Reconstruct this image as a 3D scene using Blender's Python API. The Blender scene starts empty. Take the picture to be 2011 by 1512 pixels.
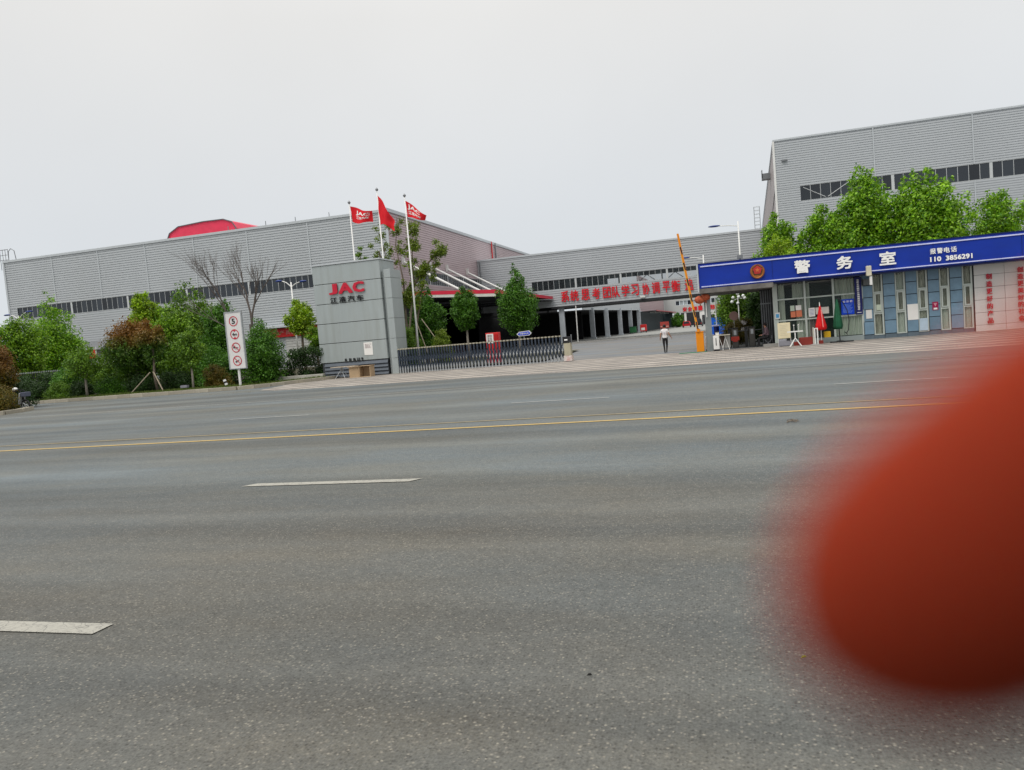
import bpy, bmesh, math, random
import numpy as np
from mathutils import Vector, Matrix

S = bpy.context.scene
COL = S.collection
# ------------------------------------------------------------------ camera
cam_d = bpy.data.cameras.new('camera'); cam = bpy.data.objects.new('camera', cam_d); COL.objects.link(cam)
cam_d.sensor_width = 36.0; cam_d.lens = 36.0*1500/2011; cam_d.clip_start = 0.004; cam_d.clip_end = 4000
cam.matrix_world = Matrix(((0.960535, 0.062608, 0.271021, 0), (0.265369, 0.085789, -0.960323, 0),
                           (-0.083375, 0.994344, 0.065789, 1.8), (0, 0, 0, 1)))
cam_d.dof.use_dof = True; cam_d.dof.focus_distance = 15.0; cam_d.dof.aperture_fstop = 5.9
S.camera = cam
# ------------------------------------------------------------------ world: hazy overcast daylight
W = bpy.data.worlds.new('World'); S.world = W; W.use_nodes = True
nt = W.node_tree; nt.nodes.clear(); N = nt.nodes.new; Lk = nt.links.new
out = N('ShaderNodeOutputWorld'); mix = N('ShaderNodeMixShader'); mix.inputs[0].default_value = 0.93
sky = N('ShaderNodeTexSky'); sky.sky_type = 'NISHITA'; sky.sun_disc = False
SUN_EL, SUN_AZ = math.radians(58), math.radians(200)
sky.sun_elevation = SUN_EL; sky.sun_rotation = SUN_AZ; sky.dust_density = 4
b1 = N('ShaderNodeBackground'); b1.inputs[1].default_value = 0.1; Lk(sky.outputs[0], b1.inputs[0])
tc = N('ShaderNodeTexCoord'); sep = N('ShaderNodeSeparateXYZ'); Lk(tc.outputs['Generated'], sep.inputs[0])
ramp = N('ShaderNodeValToRGB'); Lk(sep.outputs[2], ramp.inputs[0])
e = ramp.color_ramp.elements
e[0].position = 0.0; e[0].color = (0.60, 0.645, 0.68, 1)
e[1].position = 1.0; e[1].color = (1.75, 1.72, 1.68, 1)
x = e.new(0.15); x.color = (0.635, 0.66, 0.685, 1)
x = e.new(0.38); x.color = (0.72, 0.715, 0.70, 1)
x = e.new(0.6); x.color = (0.90, 0.885, 0.86, 1)
nz = N('ShaderNodeTexNoise'); nz.inputs['Scale'].default_value = 2.4; nz.inputs['Detail'].default_value = 5
Lk(tc.outputs['Generated'], nz.inputs['Vector'])
mr = N('ShaderNodeMapRange'); mr.inputs[3].default_value = 0.94; mr.inputs[4].default_value = 1.08; Lk(nz.outputs[0], mr.inputs[0])
vm = N('ShaderNodeVectorMath'); vm.operation = 'SCALE'; Lk(ramp.outputs[0], vm.inputs[0]); Lk(mr.outputs[0], vm.inputs['Scale'])
b2 = N('ShaderNodeBackground'); b2.inputs[1].default_value = 1.17; Lk(vm.outputs[0], b2.inputs[0])
Lk(b1.outputs[0], mix.inputs[1]); Lk(b2.outputs[0], mix.inputs[2]); Lk(mix.outputs[0], out.inputs[0])
# ------------------------------------------------------------------ sun behind cloud
sd = bpy.data.lights.new('sun', 'SUN'); sd.energy = 1.5; sd.angle = math.radians(28); sd.color = (1, .97, .92)
so = bpy.data.objects.new('sun', sd); COL.objects.link(so)
d = Vector((math.sin(SUN_AZ)*math.cos(SUN_EL), math.cos(SUN_AZ)*math.cos(SUN_EL), math.sin(SUN_EL)))
so.rotation_euler = d.to_track_quat('Z', 'Y').to_euler()
S.view_settings.view_transform = 'Standard'; S.view_settings.look = 'None'
S.view_settings.exposure = 0.0; S.view_settings.gamma = 1.0; S.view_settings.use_curve_mapping = False
S.render.engine = 'CYCLES'
S.cycles.max_bounces = 6; S.cycles.diffuse_bounces = 3; S.cycles.glossy_bounces = 3
S.cycles.transparent_max_bounces = 12; S.cycles.use_denoising = True

R = random.Random(7)
PI = math.pi
# ================================================================== materials
MATS = {}
def mat(name, col, rough=.7, metal=0., var=.12, scale=3., stain=0., stain_scale=.35, stain_col=None, bump=0., bscale=30., spec=.3,
        coat=0., stretch=None, rnd=0.):
    if name in MATS: return MATS[name]
    m = bpy.data.materials.new(name); m.use_nodes = True; MATS[name] = m
    t = m.node_tree; p = t.nodes['Principled BSDF']; n = t.nodes.new; l = t.links.new
    p.inputs['Roughness'].default_value = rough; p.inputs['Metallic'].default_value = metal
    p.inputs['Specular IOR Level'].default_value = spec; p.inputs['Coat Weight'].default_value = coat
    tc = n('ShaderNodeTexCoord'); mp = n('ShaderNodeMapping'); l(tc.outputs['Object'], mp.inputs[0])
    if stretch: mp.inputs['Scale'].default_value = stretch
    nz = n('ShaderNodeTexNoise'); nz.inputs['Scale'].default_value = scale; nz.inputs['Detail'].default_value = 6
    l(mp.outputs[0], nz.inputs['Vector'])
    mr = n('ShaderNodeMapRange'); mr.inputs[1].default_value = .25; mr.inputs[2].default_value = .75
    mr.inputs[3].default_value = 1-var; mr.inputs[4].default_value = 1+var; l(nz.outputs[0], mr.inputs[0])
    v = n('ShaderNodeVectorMath'); v.operation = 'SCALE'; v.inputs[0].default_value = col[:3]; l(mr.outputs[0], v.inputs['Scale'])
    last = v.outputs[0]
    if rnd:
        oi = n('ShaderNodeObjectInfo'); r2 = n('ShaderNodeMapRange'); r2.inputs[3].default_value = 1-rnd; r2.inputs[4].default_value = 1+rnd
        l(oi.outputs['Random'], r2.inputs[0]); v2 = n('ShaderNodeVectorMath'); v2.operation = 'SCALE'
        l(last, v2.inputs[0]); l(r2.outputs[0], v2.inputs['Scale']); last = v2.outputs[0]
    if stain:
        n2 = n('ShaderNodeTexNoise'); n2.inputs['Scale'].default_value = stain_scale; n2.inputs['Detail'].default_value = 5
        n2.inputs['Roughness'].default_value = .65
        l(mp.outputs[0], n2.inputs['Vector'])
        m2 = n('ShaderNodeMapRange'); m2.inputs[1].default_value = .45; m2.inputs[2].default_value = .72; m2.inputs[4].default_value = stain
        l(n2.outputs[0], m2.inputs[0])
        mx = n('ShaderNodeMix'); mx.data_type = 'RGBA'; l(m2.outputs[0], mx.inputs[0]); l(last, mx.inputs[6])
        c = stain_col or tuple(q*.45 for q in col[:3]); mx.inputs[7].default_value = (*c, 1); last = mx.outputs[2]
    l(last, p.inputs['Base Color'])
    if bump:
        nb = n('ShaderNodeTexNoise'); nb.inputs['Scale'].default_value = bscale; nb.inputs['Detail'].default_value = 5
        l(tc.outputs['Object'], nb.inputs['Vector'])
        bp = n('ShaderNodeBump'); bp.inputs['Strength'].default_value = bump; bp.inputs['Distance'].default_value = .01
        l(nb.outputs[0], bp.inputs['Height']); l(bp.outputs[0], p.inputs['Normal'])
    return m

def leafmat(name, c1, c2, c3=None, top=None):
    m = bpy.data.materials.new(name); m.use_nodes = True; MATS[name] = m
    t = m.node_tree; t.nodes.clear(); n = t.nodes.new; l = t.links.new
    o = n('ShaderNodeOutputMaterial'); g = n('ShaderNodeNewGeometry')
    c1, c2 = (tuple(q*f for q, f in zip(c, (2.3, 2.15, .8))) for c in (c1, c2)); r = n('ShaderNodeValToRGB'); l(g.outputs['Random Per Island'], r.inputs[0])
    e = r.color_ramp.elements; e[0].color = (*c1, 1); e[1].color = (*c2, 1); e[0].position = .1; e[1].position = .8
    if c3: k = e.new(.95); k.color = (*c3, 1)
    tc = n('ShaderNodeTexCoord'); nz = n('ShaderNodeTexNoise'); nz.inputs['Scale'].default_value = 1.3; l(tc.outputs['Object'], nz.inputs['Vector'])
    mr = n('ShaderNodeMapRange'); mr.inputs[1].default_value = .3; mr.inputs[2].default_value = .7; mr.inputs[3].default_value = .7; mr.inputs[4].default_value = 1.35
    l(nz.outputs[0], mr.inputs[0])
    v = n('ShaderNodeVectorMath'); v.operation = 'SCALE'; l(r.outputs[0], v.inputs[0]); l(mr.outputs[0], v.inputs['Scale'])
    last = v.outputs[0]
    if top:   # young shoots of another colour in scattered clumps
        n3 = n('ShaderNodeTexNoise'); n3.inputs['Scale'].default_value = 1.1; n3.inputs['Detail'].default_value = 3; l(tc.outputs['Object'], n3.inputs['Vector'])
        s = n('ShaderNodeSeparateXYZ'); l(tc.outputs['Object'], s.inputs[0])
        a = n('ShaderNodeMath'); a.operation = 'MULTIPLY_ADD'; a.inputs[1].default_value = .35; l(s.outputs[2], a.inputs[0]); l(n3.outputs[0], a.inputs[2])
        m3 = n('ShaderNodeMapRange'); m3.inputs[1].default_value = top[1]; m3.inputs[2].default_value = top[1]+.35; l(a.outputs[0], m3.inputs[0])
        mx = n('ShaderNodeMix'); mx.data_type = 'RGBA'; l(m3.outputs[0], mx.inputs[0]); l(last, mx.inputs[6]); mx.inputs[7].default_value = (*top[0], 1)
        last = mx.outputs[2]
    p = n('ShaderNodeBsdfPrincipled'); p.inputs['Roughness'].default_value = .5; p.inputs['Specular IOR Level'].default_value = .35
    l(last, p.inputs['Base Color'])
    tr = n('ShaderNodeBsdfTranslucent'); l(last, tr.inputs[0]); mxs = n('ShaderNodeMixShader'); mxs.inputs[0].default_value = .3
    l(p.outputs[0], mxs.inputs[1]); l(tr.outputs[0], mxs.inputs[2]); l(mxs.outputs[0], o.inputs[0])
    return m

def glassmat(name, col, alpha, rough=.06):
    m = bpy.data.materials.new(name); m.use_nodes = True; MATS[name] = m
    t = m.node_tree; p = t.nodes['Principled BSDF']; n = t.nodes.new; l = t.links.new
    p.inputs['Base Color'].default_value = (*col, 1); p.inputs['Roughness'].default_value = rough
    oi = n('ShaderNodeObjectInfo'); v = n('ShaderNodeVectorMath'); v.operation = 'SCALE'; v.inputs[0].default_value = col
    mr = n('ShaderNodeMapRange'); mr.inputs[3].default_value = .55; mr.inputs[4].default_value = 1.6; l(oi.outputs['Random'], mr.inputs[0])
    l(mr.outputs[0], v.inputs['Scale']); l(v.outputs[0], p.inputs['Base Color'])
    tr = n('ShaderNodeBsdfTransparent'); mx = n('ShaderNodeMixShader'); mx.inputs[0].default_value = alpha
    l(tr.outputs[0], mx.inputs[1]); l(p.outputs[0], mx.inputs[2]); l(mx.outputs[0], t.nodes['Material Output'].inputs[0])
    return m

# asphalt: aggregate chips, tyre-polished bands along the road, patches
def asphalt(name, base, chips=True, band=.32):
    m = bpy.data.materials.new(name); m.use_nodes = True; MATS[name] = m
    t = m.node_tree; p = t.nodes['Principled BSDF']; n = t.nodes.new; l = t.links.new
    tc = n('ShaderNodeTexCoord')
    def noise(sc, det=4, st=None, rough=.6):
        mp = n('ShaderNodeMapping'); l(tc.outputs['Object'], mp.inputs[0])
        if st: mp.inputs['Scale'].default_value = st
        z = n('ShaderNodeTexNoise'); z.inputs['Scale'].default_value = sc; z.inputs['Detail'].default_value = det; z.inputs['Roughness'].default_value = rough
        l(mp.outputs[0], z.inputs['Vector']); return z.outputs[0]
    def rng(s, a, b, lo=.3, hi=.7):
        q = n('ShaderNodeMapRange'); q.inputs[1].default_value = lo; q.inputs[2].default_value = hi
        q.inputs[3].default_value = a; q.inputs[4].default_value = b; l(s, q.inputs[0]); return q.outputs[0]
    def mul(a, b):
        q = n('ShaderNodeMath'); q.operation = 'MULTIPLY'; l(a, q.inputs[0]); l(b, q.inputs[1]); return q.outputs[0]
    f = rng(noise(.9, 3, (.035, .7, 1)), 1-band, 1+band)
    f = mul(f, rng(noise(.5, 5, (.5, 1, 1)), .86, 1.14))
    f = mul(f, rng(noise(9, 6, None, .75), .84, 1.16))
    f = mul(f, rng(noise(60, 4, None, .8), .62, 1.38))
    cr = n('ShaderNodeValToRGB'); l(noise(.35, 4, (.4, 1, 1)), cr.inputs[0]); e = cr.color_ramp.elements
    e[0].position = .38; e[0].color = (base[0]*1.05, base[1]*.99, base[2]*.88, 1)
    e[1].position = .62; e[1].color = (base[0]*.93, base[1]*1.01, base[2]*1.06, 1)
    v = n('ShaderNodeVectorMath'); v.operation = 'SCALE'; l(cr.outputs[0], v.inputs[0]); l(f, v.inputs['Scale']); last = v.outputs[0]
    if chips:
        # the lane nearest the camera has an older, browner surface than those beyond the joint at y = 8.9
        sy = n('ShaderNodeSeparateXYZ'); l(tc.outputs['Object'], sy.inputs[0])
        wv = n('ShaderNodeMath'); wv.operation = 'MULTIPLY_ADD'; wv.inputs[1].default_value = 1.6; l(noise(.5, 3, (.15, 1, 1)), wv.inputs[0]); l(sy.outputs[1], wv.inputs[2])
        tt = rng(wv.outputs[0], 0, 1, 8.6, 9.9); mz = n('ShaderNodeMix'); mz.data_type = 'RGBA'; l(tt, mz.inputs[0])
        mz.inputs[6].default_value = (.90, .865, .82, 1); mz.inputs[7].default_value = (1.05, 1.10, 1.12, 1)
        mm = n('ShaderNodeVectorMath'); mm.operation = 'MULTIPLY'; l(last, mm.inputs[0]); l(mz.outputs[2], mm.inputs[1]); last = mm.outputs[0]
        # hairline cracks
        vc = n('ShaderNodeTexVoronoi'); vc.feature = 'DISTANCE_TO_EDGE'; vc.inputs['Scale'].default_value = .55
        nw = n('ShaderNodeTexNoise'); nw.inputs['Scale'].default_value = 1.6; nw.inputs['Detail'].default_value = 6; l(tc.outputs['Object'], nw.inputs['Vector'])
        av = n('ShaderNodeVectorMath'); av.operation = 'MULTIPLY_ADD'; av.inputs[1].default_value = (1.3, 1.3, 1.3); l(nw.outputs['Color'], av.inputs[0]); l(tc.outputs['Object'], av.inputs[2]); l(av.outputs[0], vc.inputs['Vector'])
        ck = rng(vc.outputs['Distance'], .75, 1, 0, .006); gate = rng(noise(.22, 2), 0, 1, .52, .6)
        cm = n('ShaderNodeMix'); cm.data_type = 'FLOAT'; l(gate, cm.inputs[0]); cm.inputs[2].default_value = 1; l(ck, cm.inputs[3])
        cv = n('ShaderNodeVectorMath'); cv.operation = 'SCALE'; l(last, cv.inputs[0]); l(cm.outputs[0], cv.inputs['Scale']); last = cv.outputs[0]
        vo = n('ShaderNodeTexVoronoi'); vo.inputs['Scale'].default_value = 62; l(tc.outputs['Object'], vo.inputs['Vector'])
        s = n('ShaderNodeSeparateColor'); l(vo.outputs['Color'], s.inputs[0])
        c2 = n('ShaderNodeValToRGB'); l(s.outputs[0], c2.inputs[0]); k = c2.color_ramp.elements
        k[0].position = 0; k[0].color = (.012, .011, .010, 1); k[1].position = 1; k[1].color = (.40, .37, .30, 1)
        q = k.new(.12); q.color = (.03, .029, .027, 1); q = k.new(.45); q.color = (base[0]*.9, base[1]*.87, base[2]*.85, 1)
        q = k.new(.8); q.color = (base[0]*1.25, base[1]*1.22, base[2]*1.15, 1); q = k.new(.95); q.color = (.32, .29, .24, 1)
        mx = n('ShaderNodeMix'); mx.data_type = 'RGBA'
        l(rng(vo.outputs['Distance'], .7, .05, .0, .6), mx.inputs[0]); l(last, mx.inputs[6]); l(c2.outputs[0], mx.inputs[7])
        last = mx.outputs[2]
        bp = n('ShaderNodeBump'); bp.inputs['Strength'].default_value = .55; bp.inputs['Distance'].default_value = .004
        l(vo.outputs['Distance'], bp.inputs['Height']); l(bp.outputs[0], p.inputs['Normal'])
    l(last, p.inputs['Base Color']); p.inputs['Roughness'].default_value = .82; p.inputs['Specular IOR Level'].default_value = .3
    return m

# brick apron with pale bands running along the road
def apronmat():
    m = bpy.data.materials.new('apron_brick'); m.use_nodes = True; MATS['apron_brick'] = m
    t = m.node_tree; p = t.nodes['Principled BSDF']; n = t.nodes.new; l = t.links.new
    tc = n('ShaderNodeTexCoord'); br = n('ShaderNodeTexBrick'); l(tc.outputs['Object'], br.inputs['Vector'])
    br.inputs['Scale'].default_value = 1; br.inputs['Brick Width'].default_value = .4; br.inputs['Row Height'].default_value = .2
    br.inputs['Mortar Size'].default_value = .012
    br.inputs['Color1'].default_value = (.225, .205, .19, 1); br.inputs['Color2'].default_value = (.19, .17, .155, 1); br.inputs['Mortar'].default_value = (.10, .09, .08, 1)
    s = n('ShaderNodeSeparateXYZ'); l(tc.outputs['Object'], s.inputs[0])
    w = n('ShaderNodeMath'); w.operation = 'MULTIPLY'; w.inputs[1].default_value = 1/1.6; l(s.outputs[1], w.inputs[0])
    fr = n('ShaderNodeMath'); fr.operation = 'FRACT'; l(w.outputs[0], fr.inputs[0])
    gt = n('ShaderNodeMath'); gt.operation = 'GREATER_THAN'; gt.inputs[1].default_value = .72; l(fr.outputs[0], gt.inputs[0])
    mx = n('ShaderNodeMix'); mx.data_type = 'RGBA'; l(gt.outputs[0], mx.inputs[0]); l(br.outputs[0], mx.inputs[6]); mx.inputs[7].default_value = (.40, .36, .30, 1)
    nz = n('ShaderNodeTexNoise'); nz.inputs['Scale'].default_value = .7; nz.inputs['Detail'].default_value = 7; l(tc.outputs['Object'], nz.inputs['Vector'])
    mr = n('ShaderNodeMapRange'); mr.inputs[1].default_value = .3; mr.inputs[2].default_value = .7; mr.inputs[3].default_value = .72; mr.inputs[4].default_value = 1.2; l(nz.outputs[0], mr.inputs[0])
    v = n('ShaderNodeVectorMath'); v.operation = 'SCALE'; l(mx.outputs[2], v.inputs[0]); l(mr.outputs[0], v.inputs['Scale'])
    l(v.outputs[0], p.inputs['Base Color']); p.inputs['Roughness'].default_value = .85
    return m

# worn road paint with cracks
def paintmat(name, col, crack=.5):
    m = bpy.data.materials.new(name); m.use_nodes = True; MATS[name] = m
    t = m.node_tree; p = t.nodes['Principled BSDF']; n = t.nodes.new; l = t.links.new
    tc = n('ShaderNodeTexCoord')
    vo = n('ShaderNodeTexVoronoi'); vo.feature = 'DISTANCE_TO_EDGE'; vo.inputs['Scale'].default_value = 7
    nd = n('ShaderNodeTexNoise'); nd.inputs['Scale'].default_value = 3; l(tc.outputs['Object'], nd.inputs['Vector'])
    va = n('ShaderNodeVectorMath'); va.operation = 'MULTIPLY_ADD'; va.inputs[1].default_value = (.5, .5, .5); l(nd.outputs['Color'], va.inputs[0]); l(tc.outputs['Object'], va.inputs[2])
    l(va.outputs[0], vo.inputs['Vector'])
    mr = n('ShaderNodeMapRange'); mr.inputs[1].default_value = .0; mr.inputs[2].default_value = .03; mr.inputs[3].default_value = crack; mr.inputs[4].default_value = 0; l(vo.outputs['Distance'], mr.inputs[0])
    nz = n('ShaderNodeTexNoise'); nz.inputs['Scale'].default_value = 22; nz.inputs['Detail'].default_value = 8; nz.inputs['Roughness'].default_value = .8; l(tc.outputs['Object'], nz.inputs['Vector'])
    m2 = n('ShaderNodeMapRange'); m2.inputs[1].default_value = .5; m2.inputs[2].default_value = .68; m2.inputs[4].default_value = .8; l(nz.outputs[0], m2.inputs[0])
    mxx = n('ShaderNodeMath'); mxx.operation = 'MAXIMUM'; l(mr.outputs[0], mxx.inputs[0]); l(m2.outputs[0], mxx.inputs[1])
    mx = n('ShaderNodeMix'); mx.data_type = 'RGBA'; l(mxx.outputs[0], mx.inputs[0]); mx.inputs[6].default_value = (*col, 1); mx.inputs[7].default_value = (.10, .097, .09, 1)
    l(mx.outputs[2], p.inputs['Base Color']); p.inputs['Roughness'].default_value = .7
    return m

ASPH = asphalt('asphalt', (.110, .115, .114)); DRIVE = asphalt('driveway_asphalt', (.165, .168, .175), False, .1)
APRON = apronmat(); WPAINT = paintmat('white_road_paint', (.34, .33, .285), .9); YPAINT = paintmat('yellow_road_paint', (.50, .34, .10), .5)
WTHIN = paintmat('faded_white_paint', (.33, .33, .31), .2)
CLAD = mat('grey_cladding', (.475, .50, .52), .5, .1, .05, .4, .35, .2, (.38, .395, .40), stretch=(1, 1, .3))
CLADP = mat('rosy_grey_cladding', (.53, .43, .445), .5, .1, .06, .4, .2, .12, (.36, .31, .32))
TRIM = mat('pale_trim', (.50, .53, .55), .45, .2, .05)
DTRIM = mat('dark_trim', (.10, .11, .12), .5)
MULL = mat('aluminium_mullion', (.55, .57, .57), .4, .3, .05)
PANE = glassmat('dark_glass', (.022, .028, .036), .93)
PANEB = glassmat('see_through_glass', (.03, .04, .045), .3)
PGLASS = glassmat('shop_glass', (.05, .08, .07), .2)
MROOF = mat('magenta_red_sheet', (.62, .035, .08), .45, 0, .1, 1.5, .25, .5, (.5, .08, .11))
RROOF = mat('crimson_fascia', (.55, .02, .05), .45, 0, .1, 1.5)
WHT = mat('white_painted_metal', (.72, .72, .70), .45, 0, .06, 4, .2, 2, (.5, .48, .42))
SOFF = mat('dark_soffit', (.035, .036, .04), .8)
DARKIN = mat('dark_interior', (.018, .018, .02), .9)  # near-black walls put the shade of the open halls into their colour
CONC = mat('concrete', (.27, .265, .25), .9, 0, .15, 2, .4, .3, (.19, .18, .165), .3, 40)
YARD = mat('yard_concrete', (.27, .275, .26), .9, 0, .12, 1, .3, .1, (.2, .2, .19))
SOIL = mat('soil', (.05, .045, .025), .95, 0, .4, 3, .6, .8, (.03, .05, .012), .6, 12)
KERB = mat('kerb_stone', (.36, .33, .265), .9, 0, .2, 4, .5, 1.2, (.17, .15, .12), .5, 25, rnd=.15)
MONP = mat('monument_panel', (.37, .41, .41), .42, .25, .06, .8, .55, .9, (.29, .31, .29), stretch=(2.2, 1, .22))
MOND = mat('monument_core', (.05, .055, .06), .6)
LOUV = mat('louvre_slate', (.085, .10, .12), .5, .2)
REDL = mat('red_letter', (.52, .015, .04), .4, 0, .12)
REDC = mat('red_character', (.62, .010, .02), .5, 0, .18, 2)
BLK = mat('black_letter', (.012, .012, .014), .4)
WLET = mat('white_letter', (.82, .82, .80), .5, 0, .05)
BLUE = mat('police_blue_panel', (.001, .026, .30), .6, 0, .16, 1.2, .35, .8, (.004, .03, .20), stretch=(.6, 1, 1.6))
BLUED = mat('dark_blue_trim', (.005, .012, .10), .4, 0, .1)
LILAC = mat('pale_strip', (.55, .58, .85), .4)
BPAN = mat('blue_grey_panel', (.16, .26, .35), .42, .1, .12, 3, .45, 2, (.11, .18, .24), rnd=.14)
BBASE = mat('blue_grey_plinth', (.10, .135, .165), .6, 0, .15, 4)
CREAM = mat('cream_tile', (.64, .64, .62), .5, 0, .06, 2, .2, 1)
FRM = mat('green_grey_frame', (.48, .53, .49), .45, .1, .06)
CURT = mat('pale_green_curtain', (.72, .80, .68), .9, 0, .15, 6, .35, 1, (.22, .27, .21), stretch=(5, 1, .4))
CURTD = mat('dirty_curtain', (.58, .60, .48), .9, 0, .3, 5, .6, 1.6, (.13, .13, .09), stretch=(3, 1, .6))
PAPER = mat('white_paper', (.78, .77, .74), .8, 0, .04)
ORPAP = mat('orange_paper', (.62, .19, .10), .8)
BARK = mat('bark', (.16, .13, .10), .95, 0, .3, 9, bump=.6)
BARKP = mat('pale_bark', (.30, .27, .23), .95, 0, .3, 9, bump=.6)
WOOD = mat('stake_wood', (.33, .28, .21), .9, 0, .2, 8)
STEEL = mat('grey_steel', (.22, .23, .24), .42, .6, .12, 5)
GSTEEL = mat('dark_gate_steel', (.045, .06, .085), .45, .3, .15, 6)
LSTEEL = mat('light_gate_steel', (.42, .44, .45), .35, .6, .12, 6)
GCAP = mat('gate_cap_plastic', (.42, .39, .30), .55, 0, .2, 9)
TAN = mat('beige_housing', (.40, .37, .27), .55, 0, .1)
ORNG = mat('orange_yellow_paint', (.72, .24, .006), .42, 0, .06, 2, .15, 2, (.5, .17, .01))
BLACKP = mat('black_plastic', (.018, .018, .02), .5)
REDF = mat('red_flag_cloth', (.62, .010, .018), .75, 0, .12, 4)
REDB = mat('red_paint', (.55, .02, .02), .5, 0, .1)
MAROON = mat('maroon_planter', (.22, .028, .02), .6, 0, .15)
GREENC = mat('dark_green_canvas', (.012, .085, .04), .85, 0, .25, 8)
YEL = mat('yellow_plastic', (.62, .38, .01), .5)
CARD = mat('cardboard', (.40, .29, .18), .85, 0, .1)
CREAMB = mat('cream_board', (.68, .60, .40), .6, 0, .06)
SKYB = mat('sky_blue_plate', (.08, .33, .60), .5)
BLUEP = mat('blue_poster', (.002, .05, .55), .7)
NAVY = mat('navy_board', (.008, .012, .11), .45)
PINKW = mat('rosy_wall', (.46, .35, .36), .6, 0, .06)
FARW = mat('far_white_wall', (.45, .47, .46), .6, 0, .05)
LANT = mat('orange_red_lantern', (.42, .085, .035), .7, 0, .35, 9, .5, 5, (.5, .22, .12))
DGREY = mat('dark_grey_door', (.045, .047, .05), .5, .2, .3, 4)
GREYB = mat('grey_cloth', (.24, .24, .27), .8)
SKIN = mat('skin', (.42, .22, .15), .6, 0, .05)
SHIRT = mat('white_shirt', (.72, .70, .71), .85, 0, .08, 8)
TROU = mat('black_trousers', (.015, .015, .017), .8)
HAIR = mat('dark_hair', (.015, .008, .008), .6)
CHECK = mat('mauve_shirt', (.13, .085, .10), .85, 0, .5, 40)
LAMPB = mat('lamp_blue_grey', (.02, .045, .20), .4)
GLOBE = mat('white_globe', (.80, .82, .80), .3)
GOLD = mat('emblem_gold', (.30, .11, .025), .5, .3, .3, 25)
EMRED = mat('emblem_red', (.42, .03, .025), .5)
GREENK = mat('green_strip', (.02, .22, .13), .7)
GRASS = mat('grass_blades', (.09, .13, .02), .8, 0, .4, 6)

G1 = leafmat('leaf_mid_green', (.018, .050, .008), (.070, .135, .014), (.12, .24, .035))
G2 = leafmat('leaf_deep_green', (.012, .046, .008), (.040, .110, .013), (.11, .24, .04))
G3 = leafmat('leaf_yellow_green', (.045, .10, .006), (.15, .24, .012), (.26, .34, .03))
G4 = leafmat('leaf_bright_green', (.024, .070, .006), (.095, .18, .012), (.20, .32, .04))
G5 = leafmat('leaf_red_shoots', (.012, .042, .008), (.04, .085, .012), (.07, .12, .02), ((.20, .095, .014), 1.45))
G5b = leafmat('leaf_russet', (.03, .035, .01), (.08, .06, .012), (.13, .075, .02), ((.17, .085, .016), 1.0))
G6 = leafmat('leaf_olive', (.03, .058, .008), (.085, .13, .015), (.17, .21, .04))
G7 = leafmat('leaf_plane', (.026, .085, .005), (.11, .22, .012), (.26, .42, .06))
G8 = leafmat('leaf_dark_hedge', (.004, .014, .004), (.012, .034, .008), (.04, .09, .018))
FLW = mat('white_flower', (.8, .76, .72), .8)

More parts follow.
